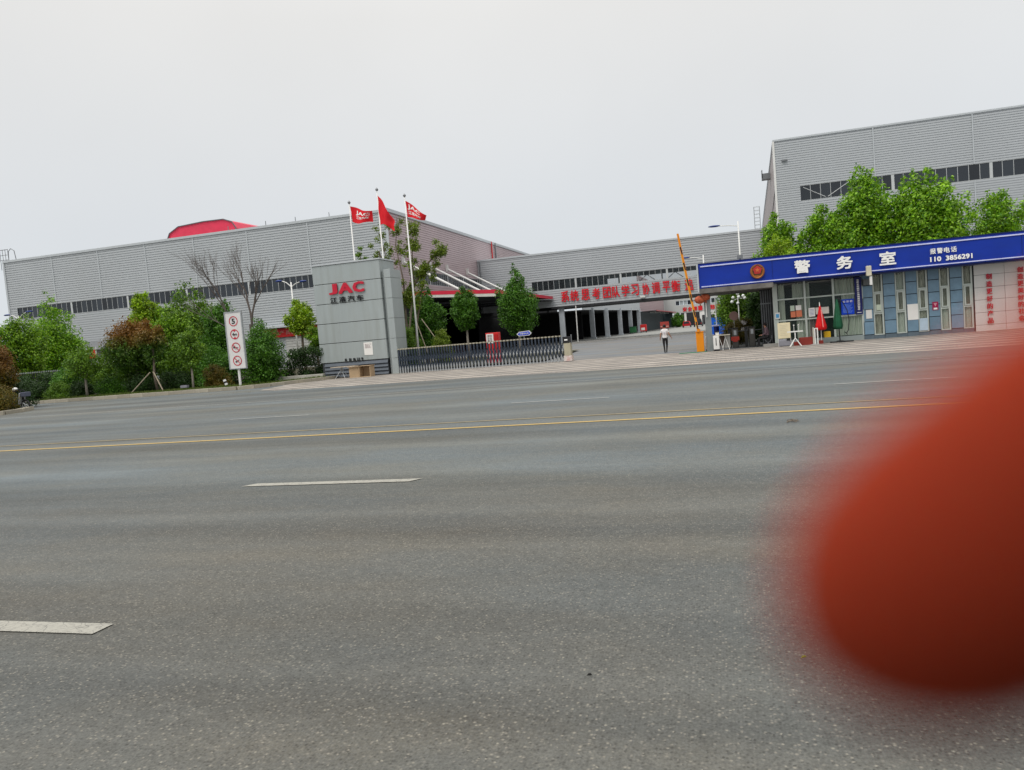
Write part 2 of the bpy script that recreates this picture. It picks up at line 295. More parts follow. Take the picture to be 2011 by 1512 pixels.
# ================================================================== mesh helpers
OFF = {}
class MB:
    def __init__(s): s.v = []; s.f = []
    def add(s, vs, fs):
        b = len(s.v); s.v += [tuple(q) for q in vs]; s.f += [tuple(i+b for i in f) for f in fs]; return s
    def box(s, x0, x1, y0, y1, z0, z1):
        return s.add([(x0, y0, z0), (x1, y0, z0), (x1, y1, z0), (x0, y1, z0), (x0, y0, z1), (x1, y0, z1), (x1, y1, z1), (x0, y1, z1)],
                     [(0, 3, 2, 1), (4, 5, 6, 7), (0, 1, 5, 4), (1, 2, 6, 5), (2, 3, 7, 6), (3, 0, 4, 7)])
    def quad(s, *p): return s.add(p, [tuple(range(len(p)))])
    def tube(s, pts, r, n=8, cap=True):
        pts = [Vector(p) for p in pts]; rs = r if isinstance(r, (list, tuple)) else [r]*len(pts)
        b = len(s.v); prev = None
        for i, p in enumerate(pts):
            d = (pts[min(i+1, len(pts)-1)]-pts[max(i-1, 0)])
            d = d.normalized() if d.length > 1e-9 else Vector((0, 0, 1))
            if prev is None: u = d.cross(Vector((0, 0, 1)) if abs(d.z) < .9 else Vector((1, 0, 0))).normalized()
            else: u = (prev-d*prev.dot(d)).normalized()
            prev = u; w = d.cross(u)
            for k in range(n):
                a = 2*PI*k/n; s.v.append(tuple(p+(u*math.cos(a)+w*math.sin(a))*rs[i]))
        for i in range(len(pts)-1):
            for k in range(n):
                a = b+i*n+k; c = b+i*n+(k+1) % n; s.f.append((a, c, c+n, a+n))
        if cap: s.f.append(tuple(b+k for k in range(n-1, -1, -1))); s.f.append(tuple(b+(len(pts)-1)*n+k for k in range(n)))
        return s
    def lathe(s, prof, n=16, c=(0, 0, 0), pleat=0, npl=8):
        b = len(s.v)
        for r, z in prof:
            for k in range(n):
                a = 2*PI*k/n; q = r*(1+pleat*math.cos(npl*a)); s.v.append((c[0]+q*math.cos(a), c[1]+q*math.sin(a), c[2]+z))
        for i in range(len(prof)-1):
            for k in range(n):
                a = b+i*n+k; d = b+i*n+(k+1) % n; s.f.append((a, d, d+n, a+n))
        s.f.append(tuple(b+k for k in range(n-1, -1, -1))); s.f.append(tuple(b+(len(prof)-1)*n+k for k in range(n)))
        return s
    def disc(s, c, r, n=24, ax='y', r0=0):
        def P(a, q):
            return (c[0]+q*math.cos(a), c[1], c[2]+q*math.sin(a))
        if r0 == 0: return s.add([P(2*PI*k/n, r) for k in range(n)], [tuple(range(n))])
        vs = [P(2*PI*k/n, r) for k in range(n)]+[P(2*PI*k/n, r0) for k in range(n)]
        return s.add(vs, [(k, (k+1) % n, n+(k+1) % n, n+k) for k in range(n)])
    def sphere(s, c, r, n=10, m=7, sc=(1, 1, 1)):
        prof = [(max(math.sin(PI*i/m), .001), -math.cos(PI*i/m)) for i in range(m+1)]
        b = len(s.v); s.lathe([(q*r, z*r) for q, z in prof], n)
        for i in range(b, len(s.v)):
            x, y, z = s.v[i]; s.v[i] = (c[0]+x*sc[0], c[1]+y*sc[1], c[2]+z*sc[2])
        return s
    def mesh(s, name, off=(0, 0, 0), smooth=False):
        me = bpy.data.meshes.new(name)
        o = Vector(off); me.from_pydata([tuple(Vector(v)-o) for v in s.v], [], s.f); me.validate()
        if smooth: me.polygons.foreach_set('use_smooth', [True]*len(me.polygons))
        me.update(); return me

def tag(o, label, cat, group=None, kind=None):
    if label: o['label'] = label
    if cat: o['category'] = cat
    if group: o['group'] = group
    if kind: o['kind'] = kind
    return o
def thing(name, label, cat, loc=(0, 0, 0), group=None):
    o = bpy.data.objects.new(name, None); COL.objects.link(o); o.location = loc; o.empty_display_size = .2
    OFF[o] = Vector(loc); return tag(o, label, cat, group)
def part(name, mb, m, parent, label=None, smooth=False, bevel=0):
    off = OFF[parent]
    me = mb.mesh(name, off, smooth); me.materials.append(m)
    o = bpy.data.objects.new(name, me); COL.objects.link(o); o.parent = parent; OFF[o] = off
    if label: o['label'] = label
    if bevel: addbev(o, bevel)
    return o
def addbev(o, w):
    b = o.modifiers.new('bevel', 'BEVEL'); b.width = w; b.segments = 2; b.limit_method = 'ANGLE'
def solo(name, mb, m, label, cat, group=None, loc=None, smooth=False, bevel=0):
    if loc is None: loc = mb.v[0]
    me = mb.mesh(name, loc, smooth); me.materials.append(m)
    o = bpy.data.objects.new(name, me); COL.objects.link(o); o.location = loc; OFF[o] = Vector(loc)
    if bevel: addbev(o, bevel)
    return tag(o, label, cat, group)
def struct(name, mb, m, kind='structure'):
    me = mb.mesh(name); me.materials.append(m)
    o = bpy.data.objects.new(name, me); COL.objects.link(o); o['kind'] = kind; OFF[o] = Vector((0, 0, 0)); return o
def inst(name, me, pos, parent, rotz=0, label=None, scale=None):
    o = bpy.data.objects.new(name, me); COL.objects.link(o); o.parent = parent
    o.location = Vector(pos)-OFF[parent]; o.rotation_euler = (0, 0, rotz); OFF[o] = OFF[parent]
    if scale: o.scale = scale
    if label: o['label'] = label
    return o

def textmesh(s, w, h, bold=.012, depth=.0):
    """flat or raised lettering in the XZ plane facing -Y, box w x h, lower left at the origin; heavy strokes
    come from shifted copies of the glyph, each 1 mm further back"""
    cu = bpy.data.curves.new('text', 'FONT'); cu.body = s; cu.size = 1; cu.extrude = .03 if depth else 0
    cu.resolution_u = 2
    o = bpy.data.objects.new('text', cu); COL.objects.link(o)
    dg = bpy.context.evaluated_depsgraph_get(); me = bpy.data.meshes.new_from_object(o.evaluated_get(dg))
    bpy.data.objects.remove(o); bpy.data.curves.remove(cu)
    n = len(me.vertices); a = np.empty(n*3, np.float32); me.vertices.foreach_get('co', a); a = a.reshape(-1, 3)
    lo = a.min(0); hi = a.max(0); sx = w/max(hi[0]-lo[0]+2*bold, 1e-6); sz = h/max(hi[1]-lo[1]+2*bold, 1e-6)
    base = np.empty_like(a); base[:, 0] = (a[:, 0]-lo[0]+bold)*sx; base[:, 2] = (a[:, 1]-lo[1]+bold)*sz
    base[:, 1] = -(a[:, 2]-lo[2])/.06*depth if depth else 0
    fs = [tuple(p.vertices) for p in me.polygons]; vs = []; F = []
    sh = [(0, 0)]+([(dx*bold, dz*bold) for dx in (-1, 1) for dz in (-1, 1)] if bold > .005 else [])
    for q, (dx, dz) in enumerate(sh):
        b = len(vs); c = base.copy(); c[:, 0] += dx*sx; c[:, 2] += dz*sz; c[:, 1] += .001*q
        vs += [tuple(v) for v in c]; F += [tuple(i+b for i in f) for f in fs]
    m2 = bpy.data.meshes.new('text'); m2.from_pydata(vs, [], F); m2.update(); bpy.data.meshes.remove(me); return m2
def text(name, s, x0, x1, y, z0, z1, m, parent, bold=.012, depth=0, label=None):
    me = textmesh(s, x1-x0, z1-z0, bold, depth); me.materials.append(m); me.name = name
    return inst(name, me, (x0, y, z0), parent, label=label)

def corr(x0, x1, y, z0, z1, pitch=.25, dep=.06, axis='x'):
    """horizontal-ribbed sheet facing -Y (axis x) or +X (axis y, then x0..x1 run along Y)"""
    b = MB(); z = z0; prof = []
    while z < z1-1e-6:
        zt = min(z+pitch, z1); h = zt-z
        prof += [(z, 0), (z+h*.04, dep), (z+h*.7, dep), (z+h*.74, 0)]; z = zt
    prof.append((z1, 0)); vs = []
    for zz, dd in prof:
        for u in (x0, x1):
            vs.append((u, y-dd, zz) if axis == 'x' else (y+dd, u, zz))
    fs = [(2*i, 2*i+1, 2*i+3, 2*i+2) for i in range(len(prof)-1)]
    return b.add(vs, fs)
def P3(axis, u, y, z, out=0):
    return (u, y-out, z) if axis == 'x' else (y+out, u, z)
def slab(b, axis, u0, u1, y, z0, z1, o0, o1):
    """box on a wall: u along the wall, o = distance out of it"""
    if axis == 'x': return b.box(u0, u1, y-o1, y-o0, z0, z1)
    return b.box(y+o0, y+o1, u0, u1, z0, z1)

def strip(root, axis, u0, u1, y, z0, z1, pitch, bay, gm, dbl=.35):
    """ribbon window: recessed panes one by one, a frame per bay, wide pale pilaster at bays"""
    w = pitch-.035; me = MB().box(-w/2, w/2, -.008, .008, 0, z1-z0-.08).mesh('window_pane'); me.materials.append(gm)
    nb = int(round((u1-u0)/bay)); bw = (u1-u0)/nb
    for i in range(nb):
        a = u0+i*bw; f = MB(); k = int(round(bw/pitch)); pw = bw/k
        slab(f, axis, a, a+bw, y, z0, z0+.04, -.06, .02); slab(f, axis, a, a+bw, y, z1-.04, z1, -.06, .02)
        for j in range(1, k): slab(f, axis, a+j*pw-.02, a+j*pw+.02, y, z0+.04, z1-.04, -.05, -.004)
        slab(f, axis, a+bw-.13, a+bw+.13, y, z0+.04, z1-.04, -.06, .012)
        fr = part('window_frame', f, MULL, root)
        for j in range(k):
            u = a+(j+.5)*pw
            o = inst('window_pane', me, (P3(axis, u, y, z0+.04, -.03)), root, 0 if axis == 'x' else PI/2)
            o.scale = ((pw-.035)/w, 1, 1)

# ================================================================== ground and road
struct('ground', MB().quad((-900, -300, -.06), (900, -300, -.06), (900, 1500, -.06), (-900, 1500, -.06)), CONC)
struct('road', MB().quad((-260, -40, 0), (200, -40, 0), (200, 33.5, 0), (-260, 33.5, 0)), ASPH)
rw = MB().quad((-90, 33.5, 0), (-16, 33.5, 0), (-16, 43, 0), (-22, 43, 0), (-24, 40, 0), (-25.5, 36.9, 0), (-90, 36.9, 0))
struct('road_shoulder', rw, ASPH)
ap = MB().quad((-23.4, 34.6, .006), (-21.8, 33.4, .006), (-17, 32.8, .006), (-10, 32.3, .006), (-4.6, 31.7, .006), (3, 30.4, .006), (14, 29.2, .006), (60, 27.8, .006),
               (60, 43.6, .006), (-24.6, 43.6, .006), (-24.8, 41, .006))
struct('paved_apron', ap, APRON)
struct('driveway', MB().quad((-19, 43.6, .004), (60, 43.6, .004), (60, 98.5, .004), (-32, 98.5, .004), (-32, 66, .004), (-19, 60, .004)), DRIVE)
struct('factory_yard', MB().quad((-80, 98.5, .02), (80, 98.5, .02), (80, 420, .02), (-80, 420, .02)), YARD)
struct('yard_edge_strip', MB().box(-34, 40, 97.6, 98.5, 0, .13), CONC)
mk = []
def mark(x0, x1, y0, y1, m, sk=0):
    b = MB().quad((x0-sk*0, y0, .008), (x1-sk, y0, .008), (x1, y1, .008), (x0+sk, y1, .008)); return struct('lane_marking', b, m)
mark(-9.5, -4.26, 4.10, 4.28, WPAINT, .01); mark(-6.6, -3.95, 9.10, 9.28, WPAINT, .12); mark(2.0, 4.9, 9.10, 9.28, WPAINT); mark(-15.3, -12.6, 9.10, 9.28, WPAINT)
mark(-260, 200, 14.42, 14.56, YPAINT); mark(-260, 200, 15.47, 15.55, paintmat('faded_yellow_paint', (.36, .28, .14), .4))
for x in (-31.8, -14.1, -5.5, 2.4, 10.2): mark(x, x+2.6, 19.2, 19.32, WTHIN)
mark(-60, 20, 25.9, 26.0, WTHIN)
def dmark(x0, x1, y, w=.14):
    return struct('lane_marking', MB().quad((x0, y, .012), (x1, y+.1, .012), (x1, y+.1+w, .012), (x0, y+w, .012)), WPAINT)
for x in (-16.5, -13.3, -10.1, -6.2, -3.0, .3): dmark(x, x+2.1, 76.2, .16)
for x in (-9, -5.6, -2.2): dmark(x, x+1.9, 81.5, .18)
# verge behind the kerb
ver = MB().quad((-90, 37.15, .10), (-38.4, 37.15, .10), (-26, 37.15, .10), (-24.9, 39, .10), (-23.6, 41.6, .10), (-23.2, 43, .10), (-24.5, 44.5, .10), (-24.5, 60, .10), (-90, 60, .10))
struct('verge', ver, SOIL)
struct('far_verge', MB().quad((-160, 60, .09), (-34, 60, .09), (-34, 74.6, .09), (-160, 74.6, .09)), SOIL)
struct('lawn_behind_gate', MB().quad((-24.5, 44.6, .1), (-10.5, 44.9, .1), (-11.5, 62, .1), (-24.5, 64, .1)), SOIL)
isl = MB().quad((-90, 28.0, .10), (-34.2, 28.0, .10), (-33.6, 28.6, .10), (-33.8, 29.6, .10), (-35.5, 31.4, .10), (-90, 33, .10))
struct('verge_island', isl, SOIL)
def kerb(path, nm='kerb', st=.9):
    r = thing(nm, None, None); r['kind'] = 'structure'
    me = MB().box(-st/2+.008, st/2-.008, -.16, .2, -.02, .19).mesh('kerb_stone'); me.materials.append(KERB)
    pts = [Vector((*p, 0)) for p in path]; L = [(pts[i+1]-pts[i]).length for i in range(len(pts)-1)]; tot = sum(L); k = int(tot/st)
    for i in range(k):
        q = (i+.5)*st; j = 0
        while q > L[j]: q -= L[j]; j += 1
        d = (pts[j+1]-pts[j]).normalized(); p = pts[j]+d*q
        o = inst('kerb_stone', me, p+Vector((0, 0, R.uniform(-.008, .008))), r, math.atan2(d.y, d.x)+R.uniform(-.012, .012))
    return r
kerb([(-56, 36.95), (-37.4, 36.95), (-30, 36.95), (-26.2, 36.9), (-25.2, 38), (-24.2, 40), (-23.4, 41.7), (-22.9, 42.9)])
kerb([(-52, 27.85), (-34.3, 27.85), (-33.5, 28.4), (-33.5, 29.5), (-34.6, 31.2)])
# grass tufts along the kerb
def blades(name, pts, m, label=None):
    b = MB()
    for (x, y, h) in pts:
        a = R.uniform(0, PI); dx, dy = math.cos(a)*.02, math.sin(a)*.02; lx, ly = R.uniform(-.06, .06), R.uniform(-.06, .06)
        b.add([(x-dx, y-dy, .1), (x+dx, y+dy, .1), (x+lx, y+ly, .1+h)], [(0, 1, 2)])
    o = struct(name, b, m, 'stuff'); return o
gp = [(R.uniform(-41, -26.4), 37.35+abs(R.gauss(0, .7)), R.uniform(.05, .22)) for _ in range(9000)]
gp += [(-26+t*2.7+R.uniform(0, .8)-.9, 37.4+t*4.6+R.uniform(0, .3), R.uniform(.05, .2)) for t in [R.random() for _ in range(2500)]]
tag(blades('grass', gp, GRASS), 'short yellow-green grass on the verge just behind the kerb', 'grass')

# ================================================================== left factory
root = thing('factory_building', 'long grey ribbed factory hall with a red roof vent, left of the flags', 'factory', (-60, 75, 0))
X0, X1, Y0, ZT = -84.6, -33.33, 75.0, 15.75
SB, ST = 8.66, 10.12
part('lower_cladding', corr(X0, X1, Y0, 0, SB, .27, .058), CLAD, root)
part('upper_cladding', corr(X0, X1, Y0, ST, ZT, .27, .058), CLAD, root)
part('end_cladding', corr(X0, -83.4, Y0, SB, ST, .27, .058), CLAD, root)
part('end_cladding', corr(-34.2, X1, Y0, SB, ST, .27, .058), CLAD, root)
strip(root, 'x', -83.4, -34.2, Y0, SB, ST, .72, 8.2, PANE)
for x in (-77.3, -70.5, -63.8, -57.2, -50.2, -42.6): part('wall_seam', MB().box(x-.06, x+.06, Y0-.1, Y0-.06, ST, ZT), TRIM, root)
part('roof_edge', MB().box(X0-.1, X1+.12, Y0-.16, Y0-.05, ZT-.02, ZT+.24), TRIM, root)
part('corner_trim', MB().box(X1-.1, X1+.13, Y0-.13, Y0-.05, 0, ZT), TRIM, root)
part('corner_trim', MB().box(X0-.15, X0+.1, Y0-.13, Y0-.05, 0, ZT), TRIM, root)
part('roof', MB().quad((X0, Y0, ZT+.05), (X1, Y0, ZT+.05), (X1, 150, ZT+.2), (X0, 150, ZT+.2)), TRIM, root)
part('left_wall', MB().quad((X0, Y0, 0), (X0, 150, 0), (X0, 150, ZT), (X0, Y0, ZT)), CLAD, root)
part('rear_wall', MB().quad((X0, 150, 0), (X1, 150, 0), (X1, 150, ZT), (X0, 150, ZT)), DARKIN, root)
# side facing the yard
part('side_cladding', corr(Y0, 150, X1, 10.0, ZT+.15, pitch=.27, dep=.058, axis='y'), CLADP, root)
part('side_cladding', corr(Y0, 105, X1, 6.9, 8.5, pitch=.27, dep=.058, axis='y'), CLADP, root)
part('side_cladding', corr(Y0, 80, X1, 8.5, 10.0, pitch=.27, dep=.058, axis='y'), CLADP, root)
strip(root, 'y', 80, 104.6, X1, 8.5, 10.0, .8, 6.15, PANE)
part('side_roof_edge', MB().box(X1+.05, X1+.18, Y0-.16, 150, ZT+.0, ZT+.36), TRIM, root)
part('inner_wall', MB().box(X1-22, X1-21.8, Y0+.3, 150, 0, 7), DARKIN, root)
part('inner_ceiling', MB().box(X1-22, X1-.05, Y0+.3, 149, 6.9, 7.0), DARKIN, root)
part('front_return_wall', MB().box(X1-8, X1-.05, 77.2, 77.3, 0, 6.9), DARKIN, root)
part('loading_bay_door', MB().box(X1-.05, X1+.05, 75.2, 80, 0, 6.9), DGREY, root)
# canopy
cx1 = -22.7
cn = MB(); cn.add([(X1+.08, 77, 7.05), (cx1, 77, 6.22), (cx1, 104.9, 6.22), (X1+.08, 104.9, 7.05), (X1+.08, 77, 6.75), (cx1, 77, 5.92), (cx1, 104.9, 5.92), (X1+.08, 104.9, 6.75)],
                  [(0, 1, 2, 3), (7, 6, 5, 4)])
can = part('canopy', cn, SOFF, root)
part('fascia', MB().add([(X1+.08, 76.95, 6.98), (cx1+.05, 76.95, 6.22), (cx1+.05, 76.95, 6.62), (X1+.08, 76.95, 7.38), (X1+.08, 77, 6.98), (cx1+.05, 77, 6.22), (cx1+.05, 77, 6.62), (X1+.08, 77, 7.38)],
     [(0, 1, 2, 3), (3, 2, 6, 7), (4, 7, 6, 5)]), RROOF, can, 'crimson band along the front edge')
part('fascia', MB().add([(X1+.08, 76.97, 6.70), (cx1+.04, 76.97, 5.90), (cx1+.04, 76.97, 6.22), (X1+.08, 76.97, 6.98)], [(0, 1, 2, 3)]), mat('canopy_gutter', (.55, .55, .50), .6), can, 'cream gutter under the crimson band')
part('fascia', MB().box(cx1, cx1+.05, 77, 104.9, 6.22, 6.62), RROOF, can, 'crimson band along the side edge')
for y in (78, 85.9, 91.8, 99.8): 
    sb = MB().tube([(X1+.1, y, 10.75), (-26.4, y, 6.75)], .13, 8); part('strut', sb, WHT, can)
    part('strut_bracket', MB().box(X1+.05, X1+.35, y-.12, y+.12, 10.4, 11.25), WHT, can)
for y in (80, 86, 92, 98): part('canopy_beam', MB().box(X1+.1, cx1-.1, y-.1, y+.1, 5.75, 5.98), SOFF, root)
# red roof ventilator
vp = [(-67.3, 15.9), (-67.2, 17.0), (-66.6, 18.1), (-65.2, 18.8), (-61.5, 19.0), (-58.6, 18.95), (-57.4, 18.5), (-56.9, 17.7), (-56.8, 15.9)]
vb = MB(); n = len(vp); vb.add([(a, 83, z) for a, z in vp]+[(a, 112, z) for a, z in vp], [tuple(range(n))]+[(i, i+n, i+1+n, i+1) for i in range(n-1)])
vent = part('roof_vent', vb, MROOF, root, 'raised magenta-red arched roof ventilator')
part('vent_edge', MB().tube([(a, 82.9, z) for a, z in vp], .07, 5), DTRIM, vent)
# small pipes on the roof edge
for x in (-52.6, -47.8, -44.1, -40.0): part('roof_pipe', MB().tube([(x, 75.2, 15.9), (x, 75.2, 16.5)], .04, 5), STEEL, root)
# roof ladder cages
def ladder(parent, x, y, z0, z1, w=.8, n=6, m=STEEL):
    b = MB()
    for sx in (-w/2, w/2):
        for yy in (-.35, .35): b.tube([(x+sx, y+yy, z0), (x+sx, y+yy, z1)], .035, 4)
    for i in range(n+1):
        z = z0+(z1-z0)*i/n
        b.tube([(x-w/2, y-.35, z), (x+w/2, y-.35, z)], .03, 4); b.tube([(x-w/2, y+.35, z), (x+w/2, y+.35, z)], .03, 4); b.tube([(x-w/2, y-.35, z), (x-w/2, y+.35, z)], .03, 4)
    return part('roof_ladder', b, m, parent)
lb = MB()
for i in range(6):
    x = -86.6+i*.42
    lb.tube([(x, 75.6, 15.0), (x, 75.6, 17.5)], .04, 4)
lb.tube([(-88, 75.6, 17.5), (-84.6, 75.6, 17.45)], .04, 4); lb.tube([(-88, 75.6, 16.8), (-84.6, 75.6, 16.8)], .03, 4); lb.tube([(-88, 75.6, 16.2), (-84.6, 75.6, 16.2)], .03, 4)
lb.tube([(-84.5, 75.6, 15.9), (-84.4, 75.6, 17.2), (-84.0, 75.6, 17.5), (-83.5, 75.6, 17.2), (-83.3, 75.6, 15.9)], .05, 5)
part('roof_ladder', lb, STEEL, root)
# rooftop pipes on the side wall
for y in (112.5, 114.5): part('wall_pipe', MB().tube([(X1+.2, y, 12.6), (X1+.2, y, 16.1)], .1, 6), REDB if y < 113 else STEEL, root)
# doors and red banner low on the front
for x0, x1 in ((-46.6, -43.2), (-41.9, -38.4)): part('roller_door', corr(x0, x1, 74.9, .1, 3.6, .3, .05), mat('roller_door_white', (.50, .50, .48), .5), root)
part('door_canopy', MB().box(-49.5, -37.3, 73.9, 74.94, 4.66, 4.86), TRIM, root)
part('door_canopy', MB().add([(-74.9, 73.4, 4.1), (-70.2, 73.4, 4.1), (-70.2, 74.9, 5.2), (-74.9, 74.9, 5.2), (-74.9, 74.9, 4.1), (-70.2, 74.9, 4.1)], [(0, 1, 2, 3), (0, 3, 4), (1, 5, 2), (0, 4, 5, 1)]), STEEL, root)
part('dark_doorway', MB().box(-76.5, -74.2, 74.8, 74.93, .1, 5.0), DGREY, root)
bn = thing('slogan_banner', 'long red banner with pale lettering above the white roller doors, left of the monument', 'banner', (-43, 74.5, 3.6))
part('cloth', MB().box(-49.2, -38.6, 74.62, 74.66, 3.62, 4.58), REDB, bn)
text('lettering', '安全生产 质量第一 效率优先 团结奋进', -48.8, -39, 74.6, 3.86, 4.34, mat('banner_lettering', (.6, .25, .22), .7), bn)
bs = thing('small_banner', 'small red cloth strip on a white pole beside the far left doorway', 'banner', (-70.5, 73, .1))
part('cloth', MB().box(-71.9, -70.6, 72.98, 73.02, 3.1, 4.1), REDB, bs); part('pole', MB().tube([(-70.5, 73, .1), (-70.5, 73, 4.4)], .06, 6), WHT, bs)

# ================================================================== bridge building
root = thing('bridge_building', 'grey ribbed building bridging the driveway with big red slogan characters', 'factory', (-15, 105, 0))
BX0, BX1, BY = -33.25, 5.6, 105.0
part('lower_cladding', corr(-31, BX1, BY, 5.12, 7.5, .31, .066), CLAD, root)
part('upper_cladding', corr(BX0, BX1, BY, 8.86, 12.5, .31, .066), CLAD, root)
part('end_cladding', corr(BX0, -25.5, BY, 7.5, 8.86, .31, .066), CLAD, root)
part('end_cladding', corr(BX0, -31, BY, 5.12, 7.5, .31, .066), CLAD, root)
strip(root, 'x', -25.5, BX1, BY, 7.5, 8.86, .77, 6.22, PANEB)
part('roof_edge', MB().box(BX0, BX1, BY-.14, BY+.1, 12.5, 12.74), TRIM, root)
part('corner_pipe', MB().tube([(BX0+.35, BY-.12, 5.2), (BX0+.35, BY-.12, 12.5)], .09, 6), STEEL, root)
part('roof', MB().quad((BX0, BY, 12.6), (BX1, BY, 12.6), (BX1, 113, 12.6), (BX0, 113, 12.6)), TRIM, root)
part('rear_cladding', MB().box(-21, BX1, 112.9, 113, 8.75, 12.6), CLAD, root)
part('rear_cladding', MB().box(-21, BX1, 112.9, 113, 4.9, 7.6), CLAD, root)
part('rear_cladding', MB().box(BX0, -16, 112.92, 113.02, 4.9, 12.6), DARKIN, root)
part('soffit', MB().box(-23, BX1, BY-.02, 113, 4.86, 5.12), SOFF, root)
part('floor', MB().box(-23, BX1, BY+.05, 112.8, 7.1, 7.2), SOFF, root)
for x in (-20.5, -14.3, -8.1, -1.9): part('rear_mullion', MB().box(x-.1, x+.1, 112.9, 113, 7.6, 8.75), MULL, root)
# truss braces seen through the glass
for x in range(-12, 5, 4): part('brace', MB().tube([(x, 112.6, 7.4), (x+1.8, 112.6, 8.8)], .05, 4).tube([(x+3.6, 112.6, 7.4), (x+1.8, 112.6, 8.8)], .05, 4), MULL, root)
chs = '系统思考团队学习协调平衡追'
cxs = [(-21.45, -20.3), (-20.14, -18.98), (-18.6, -17.42), (-17.08, -15.98), (-15.6, -14.5), (-14.35, -13.3), (-13.05, -11.95), (-11.72, -10.7), (-10.25, -9.3), (-8.98, -7.93), (-7.55, -6.55), (-6.4, -5.22), (-4.62, -3.5)]
for c, (a, b) in zip(chs, cxs): text('character', c, a, b, BY-.2, 5.66, 7.18, REDC, root, .018, .06)
text('character', '求', -2.9, -1.8, BY-.2, 5.72, 7.12, REDC, root, .026, .06)
part('security_camera', MB().box(-10.6, -9.9, BY-.5, BY-.1, 5.3, 5.5), WHT, root)
cols = [(-21.7, 105.6), (-19.6, 118.4), (-18.7, 127.5), (-17.95, 139), (-17.3, 149.5), (-16.5, 157.5)]
for x, y in cols: part('column', MB().box(x-.36, x+.36, y-.2, y+.2, .3, 4.9).box(x-.45, x+.45, y-.3, y+.3, 0, .3), mat('column_grey', (.48, .52, .56), .6, 0, .1, 2, .3, .8), root)
part('downpipe', MB().tube([(-19.4, 104, 0), (-19.35, 104, 5.0)], .07, 6), WHT, root)
# wing behind, along the yard
part('wing_wall', MB().add([(-20.1, 113.1, 4.6), (-16.3, 159, 4.6), (-16.3, 159, 9), (-20.1, 113.1, 9)], [(0, 1, 2, 3)]), CLAD, root)
part('wing_soffit', MB().quad((-33, 105, 4.58), (-20.0, 113, 4.58), (-16.2, 159, 4.58), (-33, 159, 4.58)), SOFF, root)
part('wing_beam', MB().add([(-20.0, 113.1, 4.56), (-16.2, 159, 4.56), (-16.2, 159, 4.85), (-20.0, 113.1, 4.85)], [(0, 1, 2, 3)]), TRIM, root)
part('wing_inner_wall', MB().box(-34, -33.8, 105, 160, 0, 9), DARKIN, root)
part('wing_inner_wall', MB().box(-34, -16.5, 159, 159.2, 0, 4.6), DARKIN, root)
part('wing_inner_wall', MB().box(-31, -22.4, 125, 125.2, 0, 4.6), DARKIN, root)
# ================================================================== far buildings
root = thing('far_factory', 'rosy factory wing with red-edged awning seen under the bridge', 'factory', (-16, 180, 0))
part('wall', corr(159.3, 229.9, -16.6, 4.4, 12, .4, .05, 'y'), PINKW, root)
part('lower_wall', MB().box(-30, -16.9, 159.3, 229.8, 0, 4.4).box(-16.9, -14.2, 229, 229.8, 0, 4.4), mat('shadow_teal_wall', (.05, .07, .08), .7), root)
aw = part('awning', MB().box(-16.5, -13.2, 161, 229.5, 4.2, 4.3), SOFF, root)
part('fascia', MB().box(-13.2, -13.1, 161, 229.5, 4.15, 4.36), mat('dusty_red', (.36, .06, .07), .6), aw)
part('awning_lamp', MB().box(-15.5, -14.2, 172, 172.3, 4.0, 4.19), WHT, root)
for y in (185, 200, 214): part('awning_lamp', MB().box(-15.5, -14.2, y, y+.3, 4.0, 4.19), WHT, root)
root = thing('distant_factory', 'pale far factory front with small red slogan above its open bays', 'factory', (-5, 230, 0))
part('wall', MB().box(-16.6, 40, 230, 231, 7.5, 12), FARW, root)
part('wall', MB().box(-16.6, 40, 230, 231, 3.9, 6.2), FARW, root)
part('wall', MB().box(-16.6, -13.2, 230, 231, 6.2, 7.5), FARW, root)
part('wall', MB().box(-13.9, -12.2, 230, 231, 0, 3.9), FARW, root)
fp = MB().box(-.5, .5, -.02, .02, 0, 1.2).mesh('window_pane'); fp.materials.append(mat('far_pane', (.35, .40, .42), .3)); 
fd = MB().box(-.5, .5, -.02, .02, 0, 1.2).mesh('window_pane'); fd.materials.append(PANE)
for i in range(20): inst('window_pane', fp if i % 3 else fd, (-12.6+i*1.12, 230.3, 6.25), root)
part('dark_bays', MB().box(-12.2, 40, 236, 236.2, 0, 4), mat('bay_dark', (.06, .06, .065), .8), root)
for x in (-10.6, -6.2, -2.0, 2.2, 6.4): part('column', MB().box(x-.3, x+.3, 230.1, 230.9, 0, 3.9), WHT, root)
for c, x in zip('安全第一预防为主', (-11.2, -9.75, -8.25, -6.8, -4.0, -2.75, -1.4, 0)): text('character', c, x, x+1.2, 229.9, 4.25, 5.55, REDC, root, .03, .05)
sb = thing('notice_strip', 'long white strip sign with tiny black writing under the far red slogan', 'sign', (-4, 200, 0))
part('board', MB().box(-5.2, .6, 200, 200.1, 2.7, 3.6), WHT, sb); part('post', MB().tube([(-4.9, 200.05, 0), (-4.9, 200.05, 2.7)], .06, 5), STEEL, sb); part('post', MB().tube([(.3, 200.05, 0), (.3, 200.05, 2.7)], .06, 5), STEEL, sb)
text('lettering', '物流入口 减速慢行', -4.4, -.2, 199.95, 2.9, 3.4, BLK, sb)

